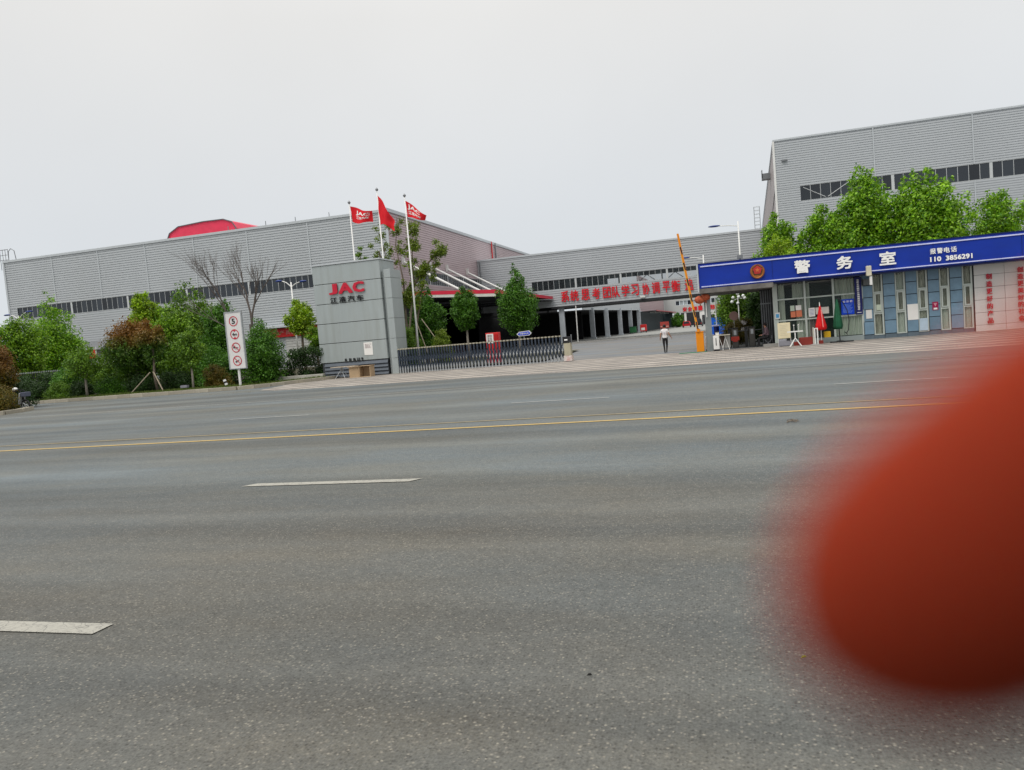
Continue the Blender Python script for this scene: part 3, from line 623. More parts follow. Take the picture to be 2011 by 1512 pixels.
# ================================================================== tall building right
root = thing('tall_factory', 'tall grey ribbed factory hall with a ribbon window rising behind the trees on the right', 'factory', (20, 80, 0))
TX0, TX1, TY, TZ = 5.73, 62, 80.0, 18.3
part('lower_cladding', corr(TX0, TX1, TY, 0, 12.3, .22, .044), CLAD, root)
part('upper_cladding', corr(TX0, TX1, TY, 13.78, TZ, .22, .044), CLAD, root)
part('end_cladding', corr(TX0, 7.95, TY, 12.3, 13.78, .22, .044), CLAD, root)
part('end_cladding', corr(56.9, TX1, TY, 12.3, 13.78, .22, .044), CLAD, root)
strip(root, 'x', 7.95, 56.9, TY, 12.3, 13.78, .9, 8.16, PANE)
for x in (14.6, 22.9, 31.2): part('wall_seam', MB().box(x-.05, x+.05, TY-.1, TY-.061, 13.78, TZ), TRIM, root); part('wall_seam', MB().box(x-.05, x+.05, TY-.1, TY-.061, 0, 12.3), TRIM, root)
part('roof_edge', MB().box(TX0-.08, TX1, TY-.12, TY-.04, TZ-.02, TZ+.14), TRIM, root)
part('corner_trim', MB().box(TX0-.12, TX0+.08, TY-.11, TY-.05, 0, TZ), WHT, root)
part('side_wall', MB().quad((TX0, TY, 0), (TX0, TY, TZ), (TX0, 108, 12.9), (TX0, 108, 0)), mat('side_sheet', (.36, .32, .31), .5, 0, .08, 1, .2), root)
part('side_roof_trim', MB().tube([(TX0, TY, TZ), (TX0, 108, 12.9)], .1, 4), TRIM, root)
part('side_flashing', MB().quad((TX0-.03, TY, 13.9), (TX0-.03, 82, 13.6), (TX0-.03, 98, 9.4), (TX0-.03, 97.2, 9.4)), DARKIN, root)
part('roof', MB().quad((TX0, TY, TZ), (TX1, TY, TZ), (TX1, 108, 12.9), (TX0, 108, 12.9)), TRIM, root)
part('brace', MB().tube([(8.2, TY+.005, 13.6), (10.2, TY+.005, 12.45)], .035, 4), MULL, root); part('brace', MB().tube([(12.4, TY+.005, 13.65), (10.4, TY+.005, 12.45)], .035, 4), MULL, root)
part('wall_lamp', MB().box(6.4, 6.9, TY-.25, TY-.06, 16.3, 16.45), STEEL, root)
bl = part('side_balcony', MB().box(TX0-.85, TX0-.02, 86.5, 87.5, 15.9, 16.0).box(TX0-.85, TX0-.78, 86.5, 87.5, 16.0, 16.9).box(TX0-.85, TX0-.02, 86.5, 86.56, 16.0, 16.5), STEEL, root)
ladder(root, TX0-.6, 107, 13.0, 15.8, .7, 6, LSTEEL)

# ================================================================== monument sign wall
root = thing('monument_sign', 'tall grey panelled gate monument with red and black company lettering', 'monument', (-22, 43, 0))
part('core', MB().box(-24.36, -19.9, 43.06, 45.1, 0, 6.95), MOND, root)
zs = [.97, 2.17, 3.4, 4.62, 5.86, 7.02]
for i in range(5):
    b = MB().box(-24.43, -19.85, 43.0, 45.15, zs[i]+.018, zs[i+1]-.018); part('panel', b, MONP, root, bevel=.012)
part('coping', MB().box(-24.5, -19.8, 42.95, 45.2, 7.02, 7.1), TRIM, root)
for i in range(4): part('louvre', MB().add([(-24.2, 42.96, .06+i*.225), (-19.88, 42.96, .06+i*.225), (-19.88, 43.05, .25+i*.225), (-24.2, 43.05, .25+i*.225), (-24.2, 43.06, .03+i*.225), (-19.88, 43.06, .03+i*.225)], [(0, 1, 2, 3), (0, 4, 5, 1)]), LOUV, root)
pz = [.0, .97, 2.17, 3.4, 4.62, 5.86, 6.38]
for i in range(6): part('pier_panel', MB().box(-19.62, -19.2, 43.02, 44.6, pz[i]+.012, pz[i+1]-.012), MONP, root, bevel=.01)
part('pier_core', MB().box(-19.83, -19.24, 43.25, 44.55, 0, 6.3), MONP, root)
J = [('J', -23.36, -22.76), ('A', -22.70, -21.74), ('C', -21.72, -20.95)]
for c, a, b in J: text('letter', c, a, b, 42.94, 5.17, 5.82, REDL, root, .035, .05)
for i, c in enumerate('江淮汽车'): text('character', c, -23.33+i*.595, -22.86+i*.595, 42.95, 4.66, 5.0, BLK, root, .018, .03)
for c, a, b in (('凤', -22.76, -22.6), ('阳', -22.46, -22.3), ('路', -22.18, -22.0), ('23', -21.93, -21.71), ('号', -21.64, -21.48)): text('character', c, a, b, 42.97, 1.0, 1.17, BLK, root, .03, .015)
nt_ = solo('paper_notice', MB().add([(-21.38, 42.985, 1.29), (-20.80, 42.985, 1.27), (-20.79, 42.985, 2.07), (-21.38, 42.985, 2.06), (-21.38, 42.98, 1.29), (-20.80, 42.98, 1.27), (-20.79, 42.98, 2.07), (-21.38, 42.98, 2.06)], [(4, 5, 6, 7), (0, 3, 2, 1)]), PAPER, 'white paper notice stuck low on the grey monument', 'notice')
text('lettering', '通知 进入厂区\n请佩戴口罩\n测量体温登记', -21.3, -20.88, 42.975, 1.7, 1.98, mat('faint_print', (.5, .42, .42), .8), nt_)
# table with boxes before it
tb = thing('work_table', 'low trestle table with a pale top standing before the monument louvres', 'table', (-22, 42, 0))
part('tabletop', MB().box(-23.1, -21.5, 41.7, 42.3, .68, .72), mat('table_top', (.48, .42, .34), .7), tb)
part('leg', MB().tube([(-22.85, 41.75, 0), (-22.45, 42, .68)], .02, 5).tube([(-22.2, 41.75, 0), (-22.6, 42, .68)], .02, 5), LSTEEL, tb)
part('leg', MB().tube([(-22.85, 42.25, 0), (-22.45, 42.1, .68)], .02, 5).tube([(-22.2, 42.25, 0), (-22.6, 42.1, .68)], .02, 5), LSTEEL, tb)
cb = thing('cardboard_box', 'closed tan cardboard box standing on end below the monument, the left one', 'box', (-21.4, 41.8, 0))
part('box_body', MB().box(-21.82, -21.17, 41.6, 42.2, 0, .64), CARD, cb); part('lid_flap', MB().box(-21.9, -21.1, 41.5, 42.25, .645, .665), CARD, cb)
cb = thing('cardboard_box', 'open-fronted cardboard box on its side below the monument, the right one', 'box', (-20.7, 41.8, 0))
part('box_body', MB().box(-21.12, -21.08, 41.5, 42.1, 0, .66).box(-20.42, -20.38, 41.5, 42.1, 0, .66).box(-21.08, -20.42, 42.06, 42.1, 0, .66).box(-21.08, -20.42, 41.5, 42.06, 0, .04), CARD, cb)
part('lid_flap', MB().box(-21.14, -20.34, 41.45, 42.15, .665, .69), CARD, cb)
solo('planter_wall', MB().box(-28.3, -24.0, 42.3, 42.6, .1, .36), mat('whitewash', (.42, .41, .36), .9, 0, .2, 3, .6, 1.5, (.2, .19, .15)), 'low whitewashed wall edging the hedge left of the monument', 'low wall', bevel=.02)
solo('planter_wall', MB().box(-32.5, -28.9, 43.3, 43.6, .1, .34), mat('old_concrete', (.16, .15, .12), .9, 0, .3, 3, .5, 1.5), 'low grey concrete edging behind the striped marker stub', 'low wall', bevel=.02)

# ================================================================== flags
def surf1(u, v):  # left flag
    x = -22.9+1.52*u*(1-.04*v); z = 10.98-.68*u+.18*u*u-(1.04-.36*u)*v+.05*math.sin(7*u+2*v); y = 46+.16*math.sin(6.5*u+1.2*v)
    return (x, y, z)
def surf2(u, v):
    x = -20.9+.98*u*(.94+.06*v)+.03*math.sin(9*v); z = 11.42-1.5*u+.12*math.sin(5*u)-(1.86-1.08*u)*v; y = 46+.2*math.sin(8*u+2*v)*u
    return (x, y, z)
def surf3(u, v):
    x = -19.0+1.35*u*(1-.12*v); z = 10.85-1.18*u+.1*u*u-(1.02-.74*u)*v+.04*math.sin(6*u); y = 46+.12*math.sin(6*u+v)
    return (x, y, z)
def flag(surf, label, writing):
    b = MB(); nu, nv = 28, 14
    for i in range(nu+1):
        for j in range(nv+1): b.v.append(surf(i/nu, j/nv))
    for i in range(nu):
        for j in range(nv): a = i*(nv+1)+j; b.f.append((a, a+1, a+nv+2, a+nv+1))
    t = solo('flag', b, REDF, label, 'flag', 'flags on the three poles', smooth=True)
    if writing:
        for s, u0, u1, v0, v1 in writing:
            me = textmesh(s, 1, 1, .02); n = len(me.vertices); a = np.empty(n*3, np.float32); me.vertices.foreach_get('co', a); a = a.reshape(-1, 3)
            q = np.array([surf(u0+(u1-u0)*p[0], v1+(v0-v1)*p[2]) for p in a], np.float32); q[:, 1] -= .012
            q -= np.array(OFF[t], np.float32); me.vertices.foreach_set('co', q.ravel()); me.update(); me.materials.append(WLET)
            o = bpy.data.objects.new('lettering', me); COL.objects.link(o); o.parent = t
flag(surf1, 'red company flag with white lettering flying from the leftmost pole', [('JAC', .2, .9, .18, .5), ('江淮汽车', .22, .85, .52, .72)])
flag(surf2, 'plain red flag drooping from the tallest, middle pole', None)
flag(surf3, 'red company flag with white lettering flying from the right-hand pole', [('JAC', .06, .72, .12, .5), ('江淮汽车', .08, .8, .55, .8)])
for x, z, lab in ((-22.97, 11.15, 'thin white flagpole rising behind the monument, leftmost of the three'), (-20.93, 11.72, 'tallest white flagpole, standing between the two others'),
                  (-19.06, 11.1, 'thin white flagpole right of the monument among the shrubs, rightmost of three')):
    t = thing('flagpole', lab, 'flagpole', (x, 46.05, .1), 'flagpoles at the gate')
    part('pole', MB().tube([(x, 46.05, .1), (x, 46.05, 4), (x, 46.05, z)], [.075, .06, .035], 8), WHT, t, smooth=True)
    part('finial', MB().lathe([(.03, 0), (.09, .05), (.1, .1), (.04, .2), (.01, .22)], 10, (x, 46.05, z)), STEEL, t, smooth=True)

# ================================================================== retractable gate
root = thing('retractable_gate', 'stainless concertina gate stretched from the monument to its drive unit', 'gate', (-14, 43, 0))
gpost = MB().box(-.034, .034, -.03, .03, .08, 1.44).box(-.03, .03, .1, .14, .08, 1.40).mesh('gate_post'); gpost.materials.append(GSTEEL)
gcap = MB().box(-.06, .06, -.05, .16, 1.44, 1.51).mesh('gate_cap'); gcap.materials.append(GCAP)
glat = MB().tube([(-.1, -.045, .1), (.1, -.045, .62)], .022, 4).tube([(.1, -.05, .1), (-.1, -.05, .62)], .022, 4).tube([(-.1, -.045, .62), (.1, -.045, 1.14)], .02, 4).tube([(.1, -.05, .62), (-.1, -.05, 1.14)], .02, 4).mesh('gate_lattice'); glat.materials.append(GSTEEL)
gleg = MB().add([(-.035, -.075, 0), (.035, -.075, 0), (.045, -.075, .28), (0, -.075, .46), (-.045, -.075, .28), (-.035, -.055, 0), (.035, -.055, 0), (.045, -.055, .28), (0, -.055, .46), (-.045, -.055, .28)],
                [(0, 1, 2, 3, 4), (0, 5, 6, 1), (1, 6, 7, 2), (2, 7, 8, 3), (3, 8, 9, 4), (4, 9, 5, 0)]).mesh('gate_foot'); gleg.materials.append(LSTEEL)
gdia = MB().add([(0, -.07, .62), (.035, -.07, .78), (0, -.07, .95), (-.035, -.07, .78)], [(0, 1, 2, 3)]).mesh('gate_plate'); gdia.materials.append(LSTEEL)
x = -19.1; k = 0
while x < -8.95:
    y = 43.0+R.uniform(-.01, .01)
    inst('gate_post', gpost, (x, y, 0), root); inst('gate_cap', gcap, (x, y, 0), root, label=None)
    inst('gate_lattice', glat, (x+.1, y, 0), root); inst('gate_foot', gleg, (x+.03, y, 0), root)
    if k % 1 == 0 and x > -13.5: inst('gate_plate', gdia, (x+.1, y, -.12), root)
    st = .175 if x < -15 else .208; x += st+R.uniform(-.008, .008); k += 1
dr = part('drive_unit', MB().box(-8.82, -8.44, 42.75, 43.25, .34, 1.06), TAN, root, bevel=.02)
part('unit_base', MB().box(-8.86, -8.40, 42.72, 43.28, .03, .34), mat('unit_base_white', (.62, .56, .52), .6, 0, .2, 9, .5, 5, (.5, .1, .08)), dr)
part('display', MB().box(-8.86, -8.48, 42.74, 43.22, 1.06, 1.42), BLACKP, dr); part('display_text', MB().box(-8.76, -8.58, 42.725, 42.735, 1.2, 1.28), WLET, dr)
part('antenna', MB().tube([(-8.42, 43, 1.0), (-8.40, 43, 1.52)], .035, 6), STEEL, dr)

# red cabinet, oval sign, behind the gate
t = thing('red_cabinet', 'red cabinet with a white notice on its face, behind the concertina gate', 'cabinet', (-14.2, 46.6, .1))
part('cabinet_body', MB().box(-14.6, -13.75, 46.5, 47, .1, 2.02), REDB, t, bevel=.02); part('notice', MB().box(-14.55, -14.08, 46.47, 46.49, 1.35, 1.95), PAPER, t)
part('door', MB().box(-14.0, -13.8, 46.46, 46.49, .5, 1.9), mat('red_door', (.42, .012, .012), .4), t)
text('lettering', '消防\n安全\n责任', -14.48, -14.16, 46.46, 1.42, 1.9, mat('grey_print', (.2, .16, .15), .8), t)
t = thing('oval_direction_sign', 'blue arrow-ended direction sign with white writing on a thin pole behind the gate', 'sign', (-12, 46.2, .1))
part('pole', MB().tube([(-12.0, 46.2, .1), (-12.0, 46.2, 1.7)], .025, 6), LSTEEL, t)
ob = MB(); ob.add([(-12.45, 46.14, 1.78), (-12.3, 46.14, 1.65), (-11.62, 46.14, 1.66), (-11.48, 46.14, 1.8), (-11.62, 46.14, 1.96), (-12.3, 46.14, 1.92)], [(0, 1, 2, 3, 4, 5)]); part('border', ob, WHT, t)
ob = MB(); ob.add([(-12.39, 46.13, 1.78), (-12.27, 46.13, 1.69), (-11.66, 46.13, 1.7), (-11.55, 46.13, 1.8), (-11.66, 46.13, 1.92), (-12.27, 46.13, 1.88)], [(0, 1, 2, 3, 4, 5)]); part('plate', ob, BLUEP, t)
text('lettering', '访客停车场', -12.25, -11.68, 46.12, 1.74, 1.85, WLET, t)

# ================================================================== street lamps
def lamp(loc, h, arms, label, r=.08, headm=LAMPB):
    x, y = loc; t = thing('street_lamp', label, 'street lamp', (x, y, 0), 'street lamps inside the works')
    part('pole', MB().tube([(x, y, 0), (x, y, h)], [r, r*.6], 8), WHT, t, smooth=True)
    for (dx, dz, hl) in arms:
        s = 1 if dx > 0 else -1
        part('arm', MB().tube([(x, y, h-.35), (x+dx*.5, y, h-.35+dz*.7), (x+dx, y, h-.35+dz)], .035, 6), WHT, t)
        hb = MB().sphere((x+dx+s*hl*.4, y, h-.33+dz), .5, 10, 6, (hl, .35, .16)); part('lamp_head', hb, headm, t, smooth=True)
    return t
lamp((-30.2, 50), 6.95, [(-.75, .5, .6), (.75, .3, .6)], 'white two-armed street lamp with blue heads between the bare tree and the monument')
lamp((-62.3, 56), 7.3, [(-.95, .5, .8), (.95, .6, .9)], 'white two-armed street lamp rising from the trees at the far left')
lamp((1.55, 62), 9.0, [(-1.4, .15, .95)], 'white single-armed street lamp rising above the blue police sign')
lamp((-1.35, 70), 7.35, [(-1.2, .25, .8)], 'white single-armed street lamp at the left tip of the blue police sign')
t = thing('globe_lamp', 'garden lamp post with a cluster of white globes seen under the police canopy', 'garden lamp', (1.0, 52, .05))
part('pole', MB().tube([(1.0, 52, .05), (1.0, 52, 3.2)], .04, 6), WHT, t)
for dx, z in ((-.38, 2.72), (-.3, 2.98), (0, 3.2), (.05, 3.0), (.33, 3.05), (.42, 2.9), (-.02, 2.6)):
    part('globe', MB().sphere((1+dx, 52, z), .105, 8, 6), GLOBE, t, smooth=True)
part('arms', MB().tube([(.6, 52, 2.75), (1, 52, 2.9), (1.42, 52, 2.9)], .02, 5), WHT, t)
part('globe_bracket', MB().tube([(1, 52, 2.5), (1, 52, 3.2)], .03, 5), WHT, t)

# ================================================================== traffic rules sign
t = thing('rules_sign', 'tall white sign board with four round prohibition symbols on a white post by the kerb', 'sign', (-26.6, 37.6, .1))
part('post', MB().tube([(-26.66, 37.7, .05), (-26.66, 37.7, 1.2)], .07, 8), WHT, t)
part('board', MB().box(-27.13, -26.1, 37.6, 37.68, 1.2, 4.36), mat('sign_white', (.66, .65, .64), .55, 0, .04), t)
fr = MB(); 
for a in ((-27.17, -27.12, 1.15, 4.41), (-26.11, -26.06, 1.15, 4.41)): fr.box(a[0], a[1], 37.57, 37.7, a[2], a[3])
fr.box(-27.12, -26.11, 37.57, 37.7, 1.15, 1.2); fr.box(-27.12, -26.11, 37.57, 37.7, 4.36, 4.41); part('frame', fr, LSTEEL, t)
RS = mat('sign_red', (.50, .03, .05), .5)
for i, z in enumerate((3.86, 3.12, 2.37, 1.62)):
    cx = -26.615
    part('symbol_ring', MB().disc((cx, 37.585, z), .285, 28, r0=.235), RS, t)
    if i == 0: text('numeral', '5', cx-.11, cx+.11, 37.58, z-.15, z+.15, BLK, t, .02)
    if i == 1:
        text('numeral', '4m', cx-.16, cx+.16, 37.58, z-.09, z+.09, BLK, t, .015)
        part('triangle', MB().quad((cx-.1, 37.58, z+.235), (cx, 37.58, z+.13), (cx+.1, 37.58, z+.235)).quad((cx-.1, 37.58, z-.235), (cx+.1, 37.58, z-.235), (cx, 37.58, z-.13)), RS, t)
    if i == 2: part('horn_symbol', MB().quad((cx-.17, 37.58, z+.09), (cx-.17, 37.58, z-.05), (cx-.08, 37.58, z), (cx-.08, 37.58, z+.05)).quad((cx-.08, 37.58, z+.035), (cx-.08, 37.58, z+.005), (cx+.15, 37.58, z-.03), (cx+.15, 37.58, z)).disc((cx-.02, 37.58, z-.04), .06, 12, r0=.045), BLK, t)
    if i == 3: part('smoke_symbol', MB().disc((cx-.08, 37.58, z-.06), .05, 10).quad((cx-.06, 37.58, z-.05), (cx-.04, 37.58, z-.08), (cx+.14, 37.58, z+.04), (cx+.12, 37.58, z+.07)), BLK, t)
    if i > 1:
        d = .255*.707; part('slash', MB().quad((cx-d-.015, 37.575, z+d-.015), (cx-d+.015, 37.575, z+d+.015), (cx+d+.015, 37.575, z-d+.015), (cx+d-.015, 37.575, z-d-.015)), RS, t)
t = thing('marker_stub', 'short black and white striped marker post left of the rules sign', 'post', (-28.4, 38.8, .1))
for i in range(4): part('stripe', MB().tube([(-28.4-.04*i+.06, 38.8, .12+i*.11), (-28.4-.04*(i+1)+.06, 38.8, .23+i*.11)], .09, 8), WHT if i % 2 else BLACKP, t)
solo('kerb_box', MB().box(-31.2, -30.75, 38.3, 38.5, .28, .42).box(-31.15, -31.1, 38.38, 38.42, .1, .28).box(-30.85, -30.8, 38.38, 38.42, .1, .28), GREYB, 'small grey plate on two short legs in the dark verge by a thin trunk', 'plate')

# ================================================================== police post
root = thing('police_post', 'single-storey police post with a blue fascia, glass front and blue-grey panels', 'building', (7, 43.2, 0))
Yp = 43.2
# sign band
sg = part('sign_band', MB().box(-1.1, 40, 42.0, 42.5, 3.38, 4.66), BLUE, root)
part('light_strip', MB().box(-1.0, 40, 41.96, 41.99, 4.50, 4.56), LILAC, sg); part('light_strip', MB().box(-1.0, 40, 41.96, 41.99, 3.44, 3.49), LILAC, sg)
part('top_trim', MB().box(-1.12, 40, 41.97, 45.5, 4.665, 4.70), BLUED, sg)
part('end_frame', MB().box(-1.2, -1.12, 41.9, 42.6, 3.2, 4.62), TRIM, sg)
for x in (2.6, 6.35, 10.1, 13.9): part('panel_joint', MB().box(x-.006, x+.006, 41.985, 41.998, 3.5, 4.49), BLUED, sg)
for c, a, b in (('警', 3.66, 4.42), ('务', 5.66, 6.42), ('室', 7.65, 8.40)): text('character', c, a, b, 41.9, 3.68, 4.34, WLET, sg, .026, .04)
for i, c in enumerate('报警电话'): text('character', c, 9.94+i*.305, 10.2+i*.305, 41.95, 4.0+.0*i, 4.27, WLET, sg, .02, .01)
for s, a, b in (('110', 9.93, 10.42), ('3856291', 10.62, 11.78)): text('numeral', s, a, b, 41.95, 3.62, 3.86, WLET, sg, .035, .01)
part('police_emblem', MB().tube([(1.86, 41.99, 4.0), (1.86, 41.93, 4.0)], [.37, .35], 30), GOLD, sg)
pent = [(1.86+.24*math.sin(2*PI*k/5), 41.9, 4.06+.24*math.cos(2*PI*k/5)) for k in range(5)][::-1]
part('emblem_border', MB().quad(*[(1.86+(p[0]-1.86)*1.18, 41.905, 4.06+(p[2]-4.06)*1.18) for p in pent]), BLACKP, sg); part('emblem_shield', MB().quad(*pent), EMRED, sg)
star = [(1.86+(.13 if k % 2 == 0 else .055)*math.sin(2*PI*k/10), 41.89, 4.06+(.13 if k % 2 == 0 else .055)*math.cos(2*PI*k/10)) for k in range(10)][::-1]
part('emblem_star', MB().quad(*star), mat('star_orange', (.55, .13, .04), .5), sg)
part('emblem_wreath', MB().tube([(1.86+.3*math.cos(a), 41.9, 3.98+.32*math.sin(a)) for a in [math.radians(q) for q in range(150, 395, 15)]], .05, 6), GOLD, sg)
# roof and soffit
part('roof_slab', MB().box(-1.1, 40, 42.52, 49, 4.3, 4.6), BLUED, root)
part('canopy_soffit', MB().box(-1.1, 2.6, 42.0, 48.5, 3.12, 3.37), mat('old_soffit', (.15, .14, .13), .8, 0, .3, 3), root)
part('wall_soffit', MB().box(2.6, 40, 42.1, 43.1, 3.3, 3.37), BLUED, root)
part('downlight', MB().lathe([(.03, -.1), (.08, -.04), (.08, 0)], 10, (2.55, 42.3, 3.3)), GLOBE, root)
cl = part('canopy_column', MB().box(-.95, -.62, 42.6, 42.95, 0, 3.12), mat('column_steel', (.24, .27, .27), .45, .3), root)
# body walls
part('side_wall', MB().box(2.6, 2.72, 43.3, 48.9, 0, 3.3), DGREY, root); part('rear_wall', MB().box(2.6, 40, 48.8, 48.9, 0, 4.3), DGREY, root)
part('floor', MB().box(2.72, 12, 43.3, 48.8, .05, .1), CONC, root)
part('ceiling', MB().box(2.72, 40, 43.3, 48.8, 3.2, 3.28), CONC, root)
part('corner_post', MB().box(2.6, 2.84, Yp, Yp+.25, 0, 3.3), FRM, root)
part('sill', MB().box(2.84, 6.97, Yp-.12, Yp+.2, 0, .26), mat('sill_tile', (.26, .30, .30), .5, 0, .1), root, bevel=.015)
gx = [2.84, 4.21, 5.6, 6.97]; gz = [.26, 1.32, 2.44, 3.3]
for x in gx[1:]: part('mullion', MB().box(x-.05, x+.05, Yp-.03, Yp+.06, .26, 3.3), FRM, root)
for i in range(3):
    for z in gz[1:3]: part('transom', MB().box(gx[i]+(.0 if i == 0 else .05), gx[i+1]-.05, Yp-.02, Yp+.05, z-.035, z+.035), FRM, root)
    for j in range(3): part('window_pane', MB().box(gx[i]+(.0 if i == 0 else .05), gx[i+1]-.05, Yp+.01, Yp+.025, gz[j]+.035*(j > 0), gz[j+1]-.035*(j < 2)), PGLASS, root)
def curtain(x0, x1, z0, z1, y=Yp+.13, m=CURT, folds=.06):
    b = MB(); n = max(4, int((x1-x0)/.035)); vs = []
    for i in range(n+1):
        x = x0+(x1-x0)*i/n; yy = y+folds*math.sin(i*1.35)+.02*math.sin(i*.7); vs += [(x, yy, z0), (x, yy, z1)]
    b.add(vs, [(2*i, 2*i+2, 2*i+3, 2*i+1) for i in range(n)]); return part('curtain', b, m, root)
curtain(2.9, 3.2, .3, 3.25); curtain(3.6, 4.25, 2.45, 3.25); curtain(3.75, 4.5, .3, 1.5); curtain(5.65, 6.95, .3, 1.3); curtain(5.65, 6.95, 2.45, 3.25); curtain(4.3, 4.45, 1.3, 3.25); curtain(6.0, 6.95, 1.3, 2.45)
curtain(4.3, 4.8, .3, 1.3, m=mat('rosy_curtain', (.35, .26, .25), .9)); curtain(3.85, 4.2, 1.35, 2.45, Yp+.3)
# blue panel columns with tall windows between
pe = [(6.97, 7.49), (7.98, 8.55), (9.03, 9.57), (10.05, 10.59), (11.05, 11.62)]
wn = [(7.49, 7.98), (8.55, 9.03), (9.57, 10.05), (10.59, 11.05), (11.62, 12.08)]
pzs = [.24, .92, 1.54, 2.16, 2.78, 3.36]
pcore = MB()
for a, b_ in pe: pcore.box(a+.02, b_-.02, Yp+.03, Yp+.3, 0, 3.3)
part('panel_backing', pcore, BLACKP, root)
for a, b_ in pe:
    part('plinth', MB().box(a+.01, b_-.01, Yp-.01, Yp+.2, 0, .22), BBASE, root)
    for i in range(5): part('wall_panel', MB().box(a+.012, b_-.012, Yp-.03+.006*(i % 2), Yp+.05, pzs[i]+.016, pzs[i+1]-.016), BPAN, root, bevel=.008)
for k, (a, b_) in enumerate(wn):
    part('plinth', MB().box(a, b_, Yp-.005, Yp+.2, 0, .2), BBASE, root)
    w = part('window', MB().box(a+.0, a+.05, Yp-.03, Yp+.05, .2, 3.3).box(b_-.09, b_-.0, Yp-.03, Yp+.05, .2, 3.3).box(a+.05, b_-.09, Yp-.03, Yp+.05, 1.27, 1.34).box(a+.05, b_-.09, Yp-.03, Yp+.05, 2.36, 2.43).box(a+.05, b_-.09, Yp-.03, Yp+.05, .2, .25), FRM, root)
    part('sash', MB().box(a+.06, a+.12, Yp-.07, Yp-.03, 1.36, 2.35).box(b_-.16, b_-.1, Yp-.07, Yp-.03, 1.36, 2.35).box(a+.12, b_-.16, Yp-.07, Yp-.03, 1.36, 1.42).box(a+.12, b_-.16, Yp-.07, Yp-.03, 2.29, 2.35), FRM, w)
    for z0, z1 in ((.25, 1.27), (1.34, 2.36), (2.43, 3.3)): part('pane', MB().box(a+.05, b_-.09, Yp+.0, Yp+.012, z0, z1), PGLASS, w)
    curtain(a+.05, b_-.08, .22, 1.3, Yp+.1, CURT if k in (1, 3, 4) else CURTD, .02); curtain(a+.05, b_-.08, 1.32, 2.38, Yp+.1, CURTD, .02); curtain(a+.05, b_-.08, 2.4, 3.3, Yp+.1, CURTD if k != 1 else CURT, .02)
    part('joint_strip', MB().box(b_-.012, b_+.012, Yp-.05, Yp-.032, .2, 3.36), BLACKP, root)
# cream tile wall
part('tile_backing', MB().box(12.12, 40, Yp+.03, Yp+.3, 0, 3.3), BLACKP, root)
tz = [.0, .31, .93, 1.56, 2.18, 2.80, 3.42]
tx = [12.14+i*1.345 for i in range(5)]
for i in range(4):
    for j in range(6): part('wall_tile', MB().box(tx[i]+.008, tx[i+1]-.008, Yp-.02, Yp+.04, tz[j]+.008, tz[j+1]-.008), CREAM, root)
part('wall', MB().box(17.55, 40, Yp-.02, Yp+.04, 0, 3.4), CREAM, root)
for i, c in enumerate('制造更好的产品'): text('character', c, 12.66, 12.92, Yp-.07, 2.55-i*.365, 2.83-i*.365, REDL, root, .022, .03)
for i, c in enumerate('创造更美好的社会'): text('character', c, 14.02, 14.28, Yp-.07, 2.76-i*.34, 3.03-i*.34, REDL, root, .022, .03)
# side entrance door (metal louvred) at the left of the glass
dg = part('service_door', MB().box(2.02, 2.6, 44.65, 44.7, .1, 3.1), DGREY, root)
for i in range(5): part('door_bar', MB().box(2.06+i*.12, 2.09+i*.12, 44.61, 44.649, .15, 3.05), STEEL, dg)
part('door_rail', MB().box(2.02, 2.6, 44.6, 44.61, 2.3, 2.36), STEEL, dg); part('door_step', MB().box(1.98, 2.85, 43.0, 43.19, 0, .16), CONC, dg)
# things on the front
def plate(name, x0, x1, z0, z1, m, label, cat, y=Yp-.04, d=.012, group=None): return solo(name, MB().box(x0, x1, y-d, y, z0, z1), m, label, cat, group)
vs_ = plate('vertical_sign', 6.63, 6.97, 1.34, 3.26, NAVY, 'tall narrow navy sign with white characters between the glass front and the panels', 'sign', Yp-.06, .03)
for i, c in enumerate('合肥公安经开分局锦绣派出所警务室'[:15]): text('character', c, 6.735, 6.855, Yp-.095, 3.06-i*.107, 3.15-i*.107, WLET, vs_, .04)
part('lettering', MB().box(6.70, 6.9, Yp-.1, Yp-.093, 1.42, 1.45), WLET, vs_)
bp_ = plate('blue_notice_board', 5.95, 6.57, 1.38, 2.18, BLUEP, 'bright blue notice board with white lines of text on the glass front', 'notice board', Yp-.06, .02)
text('lettering', '公 示 栏', 6.03, 6.5, Yp-.085, 2.0, 2.11, WLET, bp_, .03)
for i in range(8): part('text_line', MB().box(6.02, 6.5-.05*(i % 3), Yp-.086, Yp-.084, 1.9-i*.06, 1.912-i*.06), mat('pale_blue_print', (.3, .5, .85), .6), bp_)
plate('paper_notice', 7.12, 7.40, 1.08, 1.53, PAPER, 'white paper on the first blue panel column beside the navy sign', 'notice')
plate('paper_notice', 9.07, 9.56, .84, 1.64, PAPER, 'large white sheet taped on the third blue panel column', 'notice')
plate('paper_notice', 9.60, 9.98, .26, .88, mat('pale_blue_sheet', (.42, .52, .62), .7), 'pale blue sheet covering the bottom of the window beside the large white sheet', 'notice', Yp-.05)
plate('paper_notice', 7.62, 7.84, 1.46, 1.76, mat('pale_green_sheet', (.55, .62, .5), .7), 'small pale green sheet inside the lower corner of the first narrow window', 'notice', Yp-.075)
t = plate('red_poster', 10.22, 10.49, 1.24, 1.66, mat('magenta_poster', (.33, .01, .07), .6), 'small crimson poster with white marks on the fourth blue panel column', 'poster')
